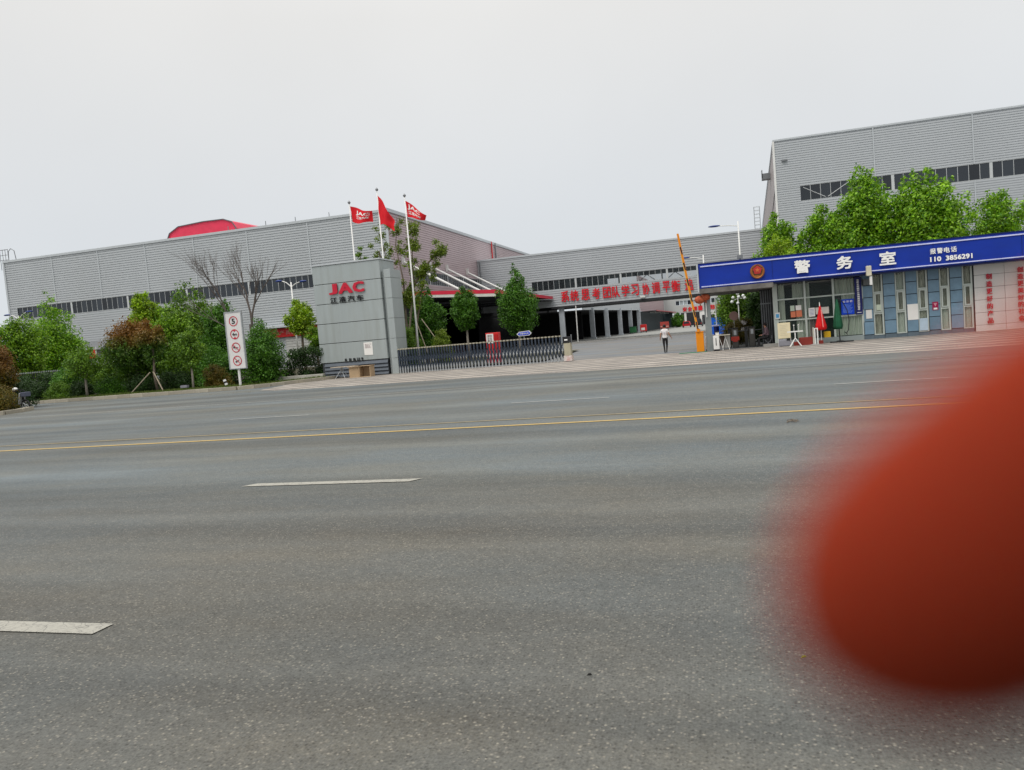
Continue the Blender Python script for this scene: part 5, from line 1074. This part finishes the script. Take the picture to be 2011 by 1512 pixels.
for c in ((-21.9, 50, 5.2), (-22.4, 49.9, 6.3), (-20.2, 50, 9.3), (-20.2, 50, 8.6), (-21, 50, 5.2), (-18.3, 50, 8.1), (-18.5, 50, 7.9), (-19.6, 50, 7), (-19.9, 50, 6.6), (-19.2, 50, 6.9)):
    for k in range(5): cl.append((c[0]+g.gauss(0, .2), c[1]+g.gauss(0, .2), c[2]+g.gauss(0, .25), g.uniform(.18, .38)))
me = quadmesh('crown', leafcloud(cl, 14000, .13, 41, .9), OFF[t]); me.materials.append(G6); o = bpy.data.objects.new('crown', me); COL.objects.link(o); o.parent = t
st = thing('tree_stakes', 'pale wooden prop stakes around the stems right of the monument', 'stakes', (-21, 49.5, .1))
for a, b_ in (((-19.9, 49.3, 1.9), (-20.6, 49.6, 3.6)), ((-22.5, 49.3, 1.6), (-21.6, 49.6, 4.2)), ((-18.7, 49.3, 1.3), (-20.1, 49.6, 3.4))): part('stake', MB().tube([(a[0]+(a[0]-b_[0])*.6, a[1], .1), b_], .03, 5), WOOD, st)
tree('broadleaf_tree', 'dense deep green tree between the flagpole and the dark loading bay', 'tree', -21.2, 53, [(1.2, 1.3), (3.2, 1.75), (5.0, 1.1), (6.0, .4)], G2, 9000, .15, 42, 22)
tree('broadleaf_tree', 'green undergrowth tree right of the monument edge', 'tree', -23.2, 51.5, [(1.2, 1.3), (3.0, 1.5), (4.6, .8)], G1, 6000, .15, 421, 16)
tree('shrub', 'light green feathery bush behind the gate next to the monument', 'bush', -20.1, 46.8, [(.2, 1.1), (1.4, 1.25), (2.6, .9), (3.1, .3)], G1, 7500, .09, 43, 18, trunk=False)
tree('shrub', 'small yellowish bush behind the gate left of the round-crowned tree', 'bush', -17.6, 46.6, [(.2, .7), (1.3, .85), (2.2, .65), (2.6, .2)], G6, 5500, .08, 44, 14, trunk=False)
tree('lollipop_tree', 'small round-crowned tree on a straight thin trunk before the loading bay', 'tree', -19.7, 58, [(2.5, .5), (3.1, 1.1), (4.3, 1.3), (5.3, .95), (5.9, .35)], G2, 8000, .14, 45, 22, bark=BARKP, tr=.09, jig=.1)
tree('conical_tree', 'larger pointed green tree on a thin trunk left of the bridge column', 'tree', -15.95, 60, [(1.9, .9), (3.0, 1.75), (4.4, 1.9), (5.6, 1.2), (6.7, .6), (7.6, .15)], G2, 13000, .15, 46, 32, extra=shoots(-16, 60, 6.2, 7.5, .6, 3, 4)+shoots(-17.3, 60, 5.0, 6.9, .25, 2, 5), bark=BARKP, tr=.11, jig=.15)
# right behind the police roof
tree('plane_tree', 'pointed green tree at the left end above the police roof', 'tree', 4.2, 60, [(2, 1.8), (5.4, 2.3), (7.4, 1.6), (9.3, .4)], G7, 12000, .2, 51, 22, extra=shoots(4.0, 60, 7.2, 9.4, .9, 5, 3)+shoots(5.6, 60, 6.0, 7.6, .6, 4, 31))
tree('yellow_green_tree', 'rounded yellow-green bush top just over the blue fascia', 'tree', 3.6, 51, [(2.5, 1.0), (4.8, 1.6), (6.0, 1.1), (6.6, .4)], G3, 7500, .13, 52, 18)
tree('plane_tree', 'tallest large-leaved tree in the middle of the row above the police roof', 'tree', 9.9, 58, [(2, 2.0), (5.5, 3.0), (7.8, 2.7), (9.4, 1.8), (10.8, .95), (11.7, .3)], G7, 22000, .22, 53, 50, extra=shoots(9.6, 58, 9.5, 11.8, 1.0, 6, 7)+shoots(8.0, 58, 7.4, 9.4, .8, 4, 8), tr=.14)
tree('plane_tree', 'broad large-leaved tree right of the tallest one above the police roof', 'tree', 13.4, 56.5, [(2, 2.0), (5.2, 2.9), (7.6, 2.6), (9.2, 1.7), (10.4, .6)], G7, 20000, .22, 54, 44, extra=shoots(12.4, 56.5, 8.8, 10.9, .8, 5, 9)+shoots(14.5, 56.5, 7.8, 10.1, .6, 4, 10), tr=.14)
tree('plane_tree', 'lower dark-edged tree on the left flank of the tallest roofside tree', 'tree', 7.2, 59, [(2, 1.8), (5.6, 2.3), (7.6, 1.6), (9.3, .5)], G7, 12000, .2, 55, 24, extra=shoots(7.3, 60, 7.4, 9.4, .8, 4, 11))
tree('plane_tree', 'feathery open-topped tree at the right edge above the police roof', 'tree', 18.0, 58, [(2, 1.8), (5.0, 2.5), (6.8, 2.0), (8.5, .9)], G7, 14000, .18, 56, 22, extra=shoots(17.4, 58, 6.6, 9.2, 1.3, 7, 12)+shoots(19.4, 58, 6.4, 8.4, .9, 5, 13))
tree('plane_tree', 'dark filler tree between the broad tree and the right edge above the roof', 'tree', 15.9, 61, [(2, 1.6), (5, 2.0), (7.0, .8)], G2, 5000, .2, 57, 14)
# under the canopy
tree('broadleaf_tree', 'dense green tree framed under the police canopy', 'tree', .9, 53.5, [(.6, 1.3), (1.8, 1.9), (3.2, 1.7), (4.4, .8)], G1, 12000, .13, 61, 28)
tree('shrub', 'reddish-brown shrub at the foot of the green tree under the canopy', 'bush', .7, 49.6, [(.1, .9), (.8, 1.1), (1.5, .6)], G5b, 5500, .09, 62, 14, trunk=False)
tree('shrub', 'dark green thicket beside the metal service door', 'bush', 2.3, 51.5, [(.1, 1.1), (1.6, 1.3), (3.2, 1.0)], G8, 7000, .12, 63, 16, trunk=False)
tree('distant_tree', 'dark round tree in the far bays beneath the red slogan', 'tree', -11.4, 205, [(.5, 1.8), (2.2, 2.1), (3.6, 1.0)], G2, 2500, .4, 64, 10)
fl = thing('flowering_shrub', 'shrub with a cluster of big white blossoms beside the seated person', 'shrub', (1.15, 47.6, .05))
me = quadmesh('foliage', leafcloud([(1.15+R.gauss(0, .25), 47.7, R.uniform(.5, 1.5), .25) for _ in range(10)], 1800, .08, 65), OFF[fl]); me.materials.append(G5b); o = bpy.data.objects.new('foliage', me); COL.objects.link(o); o.parent = fl
me = quadmesh('blossoms', leafcloud([(1.2+R.gauss(0, .12), 47.35, R.uniform(.95, 1.5), .09) for _ in range(8)], 420, .07, 66), OFF[fl]); me.materials.append(FLW); o = bpy.data.objects.new('blossoms', me); COL.objects.link(o); o.parent = fl

# picket fence at left
t = thing('picket_fence', 'dark metal picket fence with pale tips half hidden in the left hedge', 'fence', (-47, 46, .1))
pk = MB().box(-.02, .02, -.02, .02, 0, 1.78).mesh('picket'); pk.materials.append(BLACKP); tp = MB().box(-.025, .025, -.025, .025, 1.80, 1.91).mesh('picket_tip'); tp.materials.append(LSTEEL)
for i in range(54): inst('picket', pk, (-52.2+i*.17, 46, .1), t); inst('picket_tip', tp, (-52.2+i*.17, 46, .1), t)
part('rail', MB().box(-52.3, -43, 45.98, 46.02, 1.55, 1.6), BLACKP, t); part('rail', MB().box(-52.3, -43, 45.98, 46.02, .4, .45), BLACKP, t)
t = thing('low_shed', 'low shed with a pale flat roof edge seen through the left trees', 'shed', (-60, 62, .1))
part('wall', MB().box(-66, -56, 62, 65, .1, 2.2), mat('shed_wall', (.20, .17, .12), .8), t); part('roof', MB().box(-66.3, -55.7, 61.6, 65.3, 2.2, 2.42), WHT, t); part('window', MB().box(-63, -61.4, 61.95, 62.02, 1.2, 1.8), PAPER, t)

# ================================================================== e-bike
t = thing('electric_scooter', 'parked electric scooter half hidden by the bush at the left kerb', 'scooter', (-35.2, 30.9, 0))
def wheel(cx, cy, r=.25):
    b = MB(); b.tube([(cx+r*math.cos(a), cy, r+.03+r*math.sin(a)) for a in [2*PI*k/20 for k in range(21)]], .045, 6, cap=False)
    w = part('wheel', b, BLACKP, t, smooth=True); h = MB()
    for k in range(5): a = 2*PI*k/5; h.tube([(cx, cy, r+.03), (cx+r*.85*math.cos(a), cy, r+.03+r*.85*math.sin(a))], .015, 4)
    h.tube([(cx, cy-.06, r+.03), (cx, cy+.06, r+.03)], .05, 8); h.tube([(cx+r*.84*math.cos(a), cy, r+.03+r*.84*math.sin(a)) for a in [2*PI*k/16 for k in range(17)]], .018, 4, cap=False); part('rim', h, LSTEEL, w)
wheel(-34.62, 30.9); wheel(-35.85, 30.9)
part('frame', MB().tube([(-34.62, 30.9, .3), (-34.75, 30.9, .75), (-34.9, 30.9, 1.0)], .035, 6).tube([(-34.78, 30.9, .65), (-34.95, 30.9, .33), (-35.4, 30.9, .3), (-35.6, 30.9, .55)], .04, 6).tube([(-35.4, 30.9, .32), (-35.85, 30.9, .28)], .03, 6), BLACKP, t)
part('body_shell', MB().add([(-35.2, 30.78, .5), (-35.95, 30.78, .62), (-36.05, 30.78, .72), (-35.9, 30.78, .78), (-35.2, 30.78, .72), (-35.2, 31.02, .5), (-35.95, 31.02, .62), (-36.05, 31.02, .72), (-35.9, 31.02, .78), (-35.2, 31.02, .72)],
     [(0, 1, 2, 3, 4)[::-1], (5, 6, 7, 8, 9), (0, 5, 6, 1)[::-1], (1, 6, 7, 2)[::-1], (2, 7, 8, 3)[::-1], (3, 8, 9, 4)[::-1], (4, 9, 5, 0)[::-1]]), mat('scooter_green', (.10, .14, .10), .35), t, bevel=.03)
part('seat', MB().box(-35.85, -35.2, 30.77, 31.03, .76, .85), BLACKP, t, bevel=.03)
part('leg_shield', MB().add([(-34.85, 30.72, .35), (-34.72, 30.72, .9), (-34.72, 31.08, .9), (-34.85, 31.08, .35), (-34.9, 30.72, .35), (-34.78, 30.72, .92), (-34.78, 31.08, .92), (-34.9, 31.08, .35)], [(0, 3, 2, 1), (4, 5, 6, 7), (0, 1, 5, 4), (1, 2, 6, 5), (2, 3, 7, 6)]), mat('scooter_silver', (.35, .36, .36), .4), t)
part('handlebar', MB().tube([(-34.98, 30.55, 1.02), (-34.9, 30.75, 1.05), (-34.9, 31.05, 1.05), (-34.98, 31.25, 1.02)], .02, 5), BLACKP, t)
part('front_basket', MB().box(-34.7, -34.4, 30.72, 31.08, .72, .95), mat('basket_grey_blue', (.08, .09, .13), .6), t, bevel=.02)
t = thing('helmet', 'white scooter helmet hung on the handlebar of the parked scooter', 'helmet', (-34.98, 30.75, 1.07)); part('shell', MB().sphere((-34.98, 30.72, 1.12), .13, 12, 8, (1, 1, .8)), WHT, t, smooth=True); part('visor', MB().box(-34.88, -34.84, 30.64, 30.8, 1.05, 1.12), BLACKP, t)

# ================================================================== vehicles and clutter far inside
def car(label, x, y, m, w=1.75, L=4.3, h=1.5, rz=0):
    t = thing('parked_car', label, 'car', (x, y, .02)); p = [(-w/2, .35), (w/2, .35), (w/2, .85), (w*.36, h), (-w*.36, h), (-w/2, .85)]
    b = MB(); b.add([(x+a, y, z) for a, z in p]+[(x+a, y+L, z*(1 if z < 1 else .95)) for a, z in p], [(0, 1, 2, 3, 4, 5), (6, 11, 10, 9, 8, 7)]+[(i, i+6, (i+1) % 6+6, (i+1) % 6) for i in range(6)])
    part('body', b, m, t, bevel=.06); part('rear_window', MB().quad((x-w*.38, y-.02, .9), (x+w*.38, y-.02, .9), (x+w*.3, y-.02, h-.12), (x-w*.3, y-.02, h-.12)), PANE, t)
    for s in (-1, 1):
        part('tail_light', MB().box(x+s*w*.4-.1, x+s*w*.4+.1, y-.03, y, .7, .85), mat('tail_red', (.5, .02, .02), .4), t)
        for yy in (.7, L-.8): part('wheel', MB().tube([(x+s*w*.5-.1, y+yy, .32), (x+s*w*.5+.1, y+yy, .32)], .32, 12), BLACKP, t)
car('small red car parked under the far slogan', -8.4, 185, mat('car_red', (.45, .015, .02), .3)); car('black car parked right of the red one under the far slogan', -5.6, 180, mat('car_black', (.02, .02, .022), .3), h=1.9)
t = thing('red_machine', 'red and white equipment cart beside the last column of the open wing', 'cart', (-15.0, 150, 0)); part('body', MB().box(-15.6, -14.4, 150, 151, .3, 1.6), REDB, t, bevel=.05); part('panel', MB().box(-15.4, -14.7, 149.95, 149.99, .5, 1.0), WHT, t)
for s in (-15.5, -14.5): part('wheel', MB().tube([(s-.08, 150.3, .2), (s+.08, 150.3, .2)], .2, 10), BLACKP, t)
t = thing('green_bin', 'green equipment bin between the last two columns of the open wing', 'bin', (-16.6, 148, 0)); part('body', MB().box(-17.4, -16.2, 148, 149, .2, 1.3), mat('bin_green', (.03, .15, .06), .6), t, bevel=.04); part('lid', MB().box(-17.45, -16.15, 147.95, 149.05, 1.3, 1.4), mat('bin_green_lid', (.02, .08, .04), .5), t)
t = thing('red_sign_board', 'small red framed sign showing just above the walker', 'sign', (-7.2, 100, 0)); part('board', MB().box(-7.75, -6.65, 99, 99.1, 1.0, 1.8), mat('dull_red', (.35, .05, .04), .6), t); part('post', MB().tube([(-7.6, 99.05, 0), (-7.6, 99.05, 1.0)], .04, 5).tube([(-6.8, 99.05, 0), (-6.8, 99.05, 1.0)], .04, 5), BLACKP, t)
part('border', MB().box(-7.7, -6.7, 98.97, 98.99, 1.15, 1.25), mat('pinkish', (.6, .35, .3), .6), t)

# ================================================================== people
def person(label, loc, J, bones, radii, mats, matof, root=0, fingers=None, hair=None, extra=None):
    """one continuous body grown over a joint skeleton"""
    me = bpy.data.meshes.new('body'); me.from_pydata(J, bones, []); me.update()
    o = bpy.data.objects.new('body', me); COL.objects.link(o)
    sk = o.modifiers.new('skin', 'SKIN'); sk.use_smooth_shade = True
    if not me.skin_vertices: 
        bm = bmesh.new(); bm.from_mesh(me); bm.verts.layers.skin.verify(); bm.to_mesh(me); bm.free()
    for i, r in enumerate(radii):
        q = me.skin_vertices[0].data[i]; q.radius = r if isinstance(r, tuple) else (r, r); q.use_root = (i == root)
    ss = o.modifiers.new('sub', 'SUBSURF'); ss.levels = ss.render_levels = 2
    dg = bpy.context.evaluated_depsgraph_get(); m2 = bpy.data.meshes.new_from_object(o.evaluated_get(dg)); bpy.data.objects.remove(o)
    if fingers:
        bm = bmesh.new(); bm.from_mesh(m2)
        for pts, r in fingers:
            f = MB().tube(pts, r, 6); vs = [bm.verts.new(v) for v in f.v]
            for q in f.f: bm.faces.new([vs[k] for k in q])
        bm.to_mesh(m2); bm.free()
    m2.materials.clear()
    for m in mats: m2.materials.append(m)
    Jv = [Vector(j) for j in J]
    for p in m2.polygons:
        c = p.center; best = 1e9; bb = None
        for k, (a, b) in enumerate(bones):
            A, B = Jv[a], Jv[b]; d = B-A; u = max(0, min(1, (c-A).dot(d)/max(d.length_squared, 1e-9))); q = (c-(A+d*u)).length
            if q < best: best = q; bb = (k, u)
        p.material_index = matof(bb[0], bb[1], c); p.use_smooth = True
    t = thing('person', label, 'person', loc); o = bpy.data.objects.new('body', m2); COL.objects.link(o); o.parent = t; OFF[o] = OFF[t]
    if hair: part('hair', MB().sphere([hair[i]+loc[i] for i in range(3)], hair[3], 12, 8, (1, 1.08, 1.1)), HAIR, t, smooth=True)
    return t
# walker, seen from behind, stepping away (+y)
J = [(0, 0, .84), (.0, .01, 1.0), (0, .0, 1.18), (0, .01, 1.32), (0, .02, 1.40), (0, .04, 1.50), (0, .04, 1.58),
     (-.16, 0, 1.31), (-.235, .0, 1.08), (-.27, .06, .86), (-.28, .08, .79),
     (.16, 0, 1.31), (.24, -.02, 1.08), (.34, .08, .90), (.38, .12, .84),
     (-.085, 0, .80), (-.075, .03, .45), (-.05, .0, .08), (-.05, .11, .035),
     (.085, 0, .80), (.08, .09, .44), (.06, -.12, .13), (.055, -.06, .04)]
bones = [(0, 1), (1, 2), (2, 3), (3, 4), (4, 5), (5, 6), (3, 7), (7, 8), (8, 9), (9, 10), (3, 11), (11, 12), (12, 13), (13, 14), (0, 15), (15, 16), (16, 17), (17, 18), (0, 19), (19, 20), (20, 21), (21, 22)]
rad = [(.15, .10), (.14, .09), (.16, .10), (.12, .08), .048, (.07, .085), (.06, .075), .062, .04, .027, .026, .062, .04, .027, .026, (.085, .09), .055, .036, .032, (.085, .09), .055, .036, .032]
def mo(k, u, c):
    if k in (4, 5) or (k == 3 and c.z > 1.38): return 2
    if k in (7, 11): return 0 if u < .55 else 2
    if k in (8, 9, 12, 13): return 2
    if k in (17, 21) or c.z < .06: return 3
    if k in (14, 15, 16, 18, 19, 20): return 1 if c.z > .1 else 3
    return 0 if c.z > .88 else 1
fg = []
for hx, hy, hz, s in ((-.28, .08, .79, -1), (.38, .12, .84, 1)):
    for k, L in enumerate((.06, .07, .065, .05)): fg.append(([(hx+s*.002, hy-.02+k*.014, hz), (hx+s*.006, hy-.02+k*.016, hz-L*.6), (hx-s*.004, hy-.018+k*.016, hz-L)], [.008, .0075, .006]))
    fg.append(([(hx, hy+.025, hz+.02), (hx-s*.02, hy+.045, hz-.01), (hx-s*.022, hy+.045, hz-.035)], [.009, .008, .006]))
w = person('person in a white T-shirt and black trousers walking in past the raised barrier', (-3.24, 44.1, .005), J, bones, rad, [SHIRT, TROU, SKIN, BLACKP], mo, 0, fg, (0, .03, 1.545, .098))
part('shirt_print', MB().box(-3.30, -3.20, 43.975, 43.985, 1.12, 1.2), mat('print_grey', (.45, .42, .45), .8), w)
hd = w.children[0]
# guard seated on a stool, facing left
J = [(0, 0, .50), (-.02, 0, .66), (-.05, 0, .84), (-.07, 0, .98), (-.09, 0, 1.05), (-.12, 0, 1.15), (-.12, 0, 1.22),
     (-.07, -.17, .97), (-.08, -.22, .74), (-.28, -.18, .64), (-.35, -.15, .63),
     (-.07, .17, .97), (-.08, .22, .74), (-.28, .18, .64), (-.35, .15, .63),
     (-.05, -.10, .50), (-.42, -.12, .50), (-.46, -.12, .10), (-.57, -.12, .045),
     (-.05, .10, .50), (-.44, .12, .49), (-.50, .12, .10), (-.61, .12, .045)]
rad = [(.12, .14), (.11, .14), (.12, .16), (.09, .12), .05, (.085, .07), (.075, .06), .062, .045, .032, .03, .062, .045, .032, .03, .09, .062, .042, .036, .09, .062, .042, .036]
def mo2(k, u, c):
    if k in (4, 5) or (k == 3 and c.z > 1.03): return 2
    if k in (9, 13): return 2
    if k in (17, 21): return 3
    if k in (14, 15, 16, 18, 19, 20): return 1
    return 0 if c.z > .56 or k in (7, 8, 11, 12) else 1
fg = []
for s in (-1, 1):
    for k, L in enumerate((.06, .07, .065, .05)): fg.append(([(-.36, s*.15-.02+k*.014, .63), (-.36-L*.6, s*.14-.02+k*.014, .63), (-.36-L, s*.13-.02+k*.014, .61)], [.008, .0075, .006]))
    fg.append(([(-.33, s*.12, .64), (-.36, s*.10, .65), (-.39, s*.095, .64)], [.009, .008, .006]))
person('person in a mauve checked shirt sitting on a folding chair by the service door', (2.24, 43.55, 0), J, bones, rad, [CHECK, TROU, SKIN, BLACKP], mo2, 0, fg, (-.10, 0, 1.205, .094))
t = thing('folding_chair', 'dark metal folding chair under the seated person', 'chair', (2.26, 43.55, 0)); part('seat', MB().box(2.06, 2.46, 43.35, 43.75, .385, .41), BLACKP, t)
for y in (43.37, 43.73): part('leg', MB().tube([(2.08, y, 0), (2.44, y, .39)], .014, 5).tube([(2.44, y, 0), (2.08, y, .39)], .014, 5), STEEL, t)
part('backrest', MB().box(2.42, 2.46, 43.37, 43.73, .6, .82), BLACKP, t); part('back_post', MB().tube([(2.45, 43.38, .4), (2.45, 43.38, .8)], .012, 5).tube([(2.45, 43.72, .4), (2.45, 43.72, .8)], .012, 5), STEEL, t)

# gutter debris along the apron and verge edge
db = MB()
for k in range(900):
    x = R.uniform(-37, 12); y = (36.6 if x < -26 else 33.2-.12*(x+23)*.6)+abs(R.gauss(0, .25))*(-1 if x < -26 else 1); q = R.uniform(.01, .035); a = R.uniform(0, PI)
    db.add([(x, y, .012), (x+q*math.cos(a), y+q*math.sin(a), .018), (x+q*.4*math.cos(a+2), y+q*.4*math.sin(a+2), .03)], [(0, 1, 2)])
tag(struct('litter', db, mat('leaf_litter', (.13, .10, .05), .9, 0, .5, 4), 'stuff'), 'thin scatter of dead leaves and grit along the far road edge', 'litter')
# litter on the road
def leaf(x, y, s, m, label, rz):
    b = MB(); c, q = math.cos(rz), math.sin(rz); P = lambda a, d, z: (x+a*c-d*q, y+a*q+d*c, z)
    b.add([P(-s, 0, .012), P(-.3*s, -.4*s, .02), P(.5*s, -.3*s, .02), P(s, 0, .014), P(.5*s, .3*s, .024), P(-.3*s, .4*s, .022), P(0, 0, .013)], [(0, 1, 6), (1, 2, 6), (2, 3, 6), (3, 4, 6), (4, 5, 6), (5, 0, 6)])
    solo('fallen_leaf', b, m, label, 'leaf')
leaf(.29, 4.07, .017, mat('leaf_yellowed', (.22, .24, .03), .7), 'yellow-green fallen leaf on the asphalt left of the fingertip', .4)
leaf(-.78, 3.77, .016, mat('leaf_black', (.01, .01, .01), .8), 'small black withered leaf on the asphalt near the bottom centre', .1)
tw = MB(); 
for k in range(8): a = R.uniform(0, PI); x0, y0 = 1.0+R.uniform(-.1, .1), 13.15+R.uniform(-.12, .12); tw.tube([(x0-.08*math.cos(a), y0-.08*math.sin(a), .012), (x0, y0, .03), (x0+.08*math.cos(a), y0+.08*math.sin(a), .012)], .006, 4)
solo('twig_litter', tw, BARK, 'small tangle of dark twigs on the road just short of the yellow line', 'twigs')

# ================================================================== photographer's fingertip close to the lens
def finger():
    Mx = cam.matrix_world
    m = bpy.data.materials.new('shaded_finger_skin'); m.use_nodes = True; p = m.node_tree.nodes['Principled BSDF']
    p.inputs['Base Color'].default_value = (.25, .030, .011, 1); p.inputs['Roughness'].default_value = .9  # deep red base carries the finger's shade and the light through flesh
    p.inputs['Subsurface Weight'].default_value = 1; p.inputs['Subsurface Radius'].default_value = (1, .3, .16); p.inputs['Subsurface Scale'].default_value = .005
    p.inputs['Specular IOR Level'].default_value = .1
    dist = .036; k = dist/1500
    c = Vector(((1862-1005.5)*k, -(1128-756)*k, -dist)); ax = Vector((.76, .66, .22)).normalized(); r = .0076
    prof = [(-1.06, .001), (-1.0, .26), (-.87, .49), (-.65, .71), (-.35, .87), (.1, .97), (.9, 1.0), (1.8, 1.0), (2.6, .99), (3.3, 1.12), (4.0, 1.18), (4.7, 1.14), (6, 1.18), (8, 1.3), (9.2, 1.35)]
    u = ax.cross(Vector((0, 0, 1))).normalized(); w_ = ax.cross(u); b = MB(); n = 32; pts = []
    t = thing('fingertip', 'large blurred reddish fingertip intruding at the right edge close to the lens', 'finger', tuple(Mx @ c))
    for (s, q) in prof:
        for i in range(n):
            a = 2*PI*i/n; o = ax*(s*r)+(u*math.cos(a)+w_*math.sin(a)*.9)*(q*r); b.v.append(tuple(Mx @ (c+o)))
    for j in range(len(prof)-1):
        for i in range(n): a = j*n+i; d_ = j*n+(i+1) % n; b.f.append((a, d_, d_+n, a+n))
    b.f.append(tuple(range(n-1, -1, -1))); b.f.append(tuple((len(prof)-1)*n+i for i in range(n)))
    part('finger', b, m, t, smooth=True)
    # nail on the far side of the tip
    nb = MB(); g_ = []
    for i in range(7):
        for j in range(7):
            s = -.55+1.5*i/6; a = math.radians(90-48+96*j/6); q = 1.03*float(np.interp(s, [k_[0] for k_ in prof], [k_[1] for k_ in prof]))+.02
            o = ax*(s*r)+(u*math.cos(a)+w_*math.sin(a)*.9)*(q*r); nb.v.append(tuple(Mx @ (c+o)))
    for i in range(6):
        for j in range(6): a = i*7+j; nb.f.append((a, a+1, a+8, a+7))
    part('nail', nb, mat('nail', (.6, .3, .24), .25), t, smooth=True)
finger()
def phone():  # phone and rest of the hand, out of view, put in to shade the fingertip
    Mx = cam.matrix_world; b = MB(); b.box(-.030, .130, -.052, .026, .0015, .0095); b.v = [tuple(Mx @ Vector(v)) for v in b.v]
    solo('smartphone', b, BLACKP, 'black smartphone out of view right behind the lens, in the hand whose fingertip shows', 'phone', loc=tuple(Mx @ Vector((.05, -.02, .005))), bevel=.002)
    t = [o for o in bpy.data.objects if o.name == 'fingertip'][0]; sk = bpy.data.materials['shaded_finger_skin']
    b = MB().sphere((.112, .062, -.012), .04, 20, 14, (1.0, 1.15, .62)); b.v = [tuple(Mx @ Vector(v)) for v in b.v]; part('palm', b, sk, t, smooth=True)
    for k in range(3):
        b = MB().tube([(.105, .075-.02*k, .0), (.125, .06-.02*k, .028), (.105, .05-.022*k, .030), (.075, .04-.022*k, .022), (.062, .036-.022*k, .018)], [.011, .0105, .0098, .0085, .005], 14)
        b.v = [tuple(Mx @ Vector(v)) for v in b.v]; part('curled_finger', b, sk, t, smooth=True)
phone()
print('objects', len(bpy.data.objects), 'tris', sum(sum(len(p.vertices)-2 for p in o.data.polygons) for o in bpy.data.objects if o.type == 'MESH'))
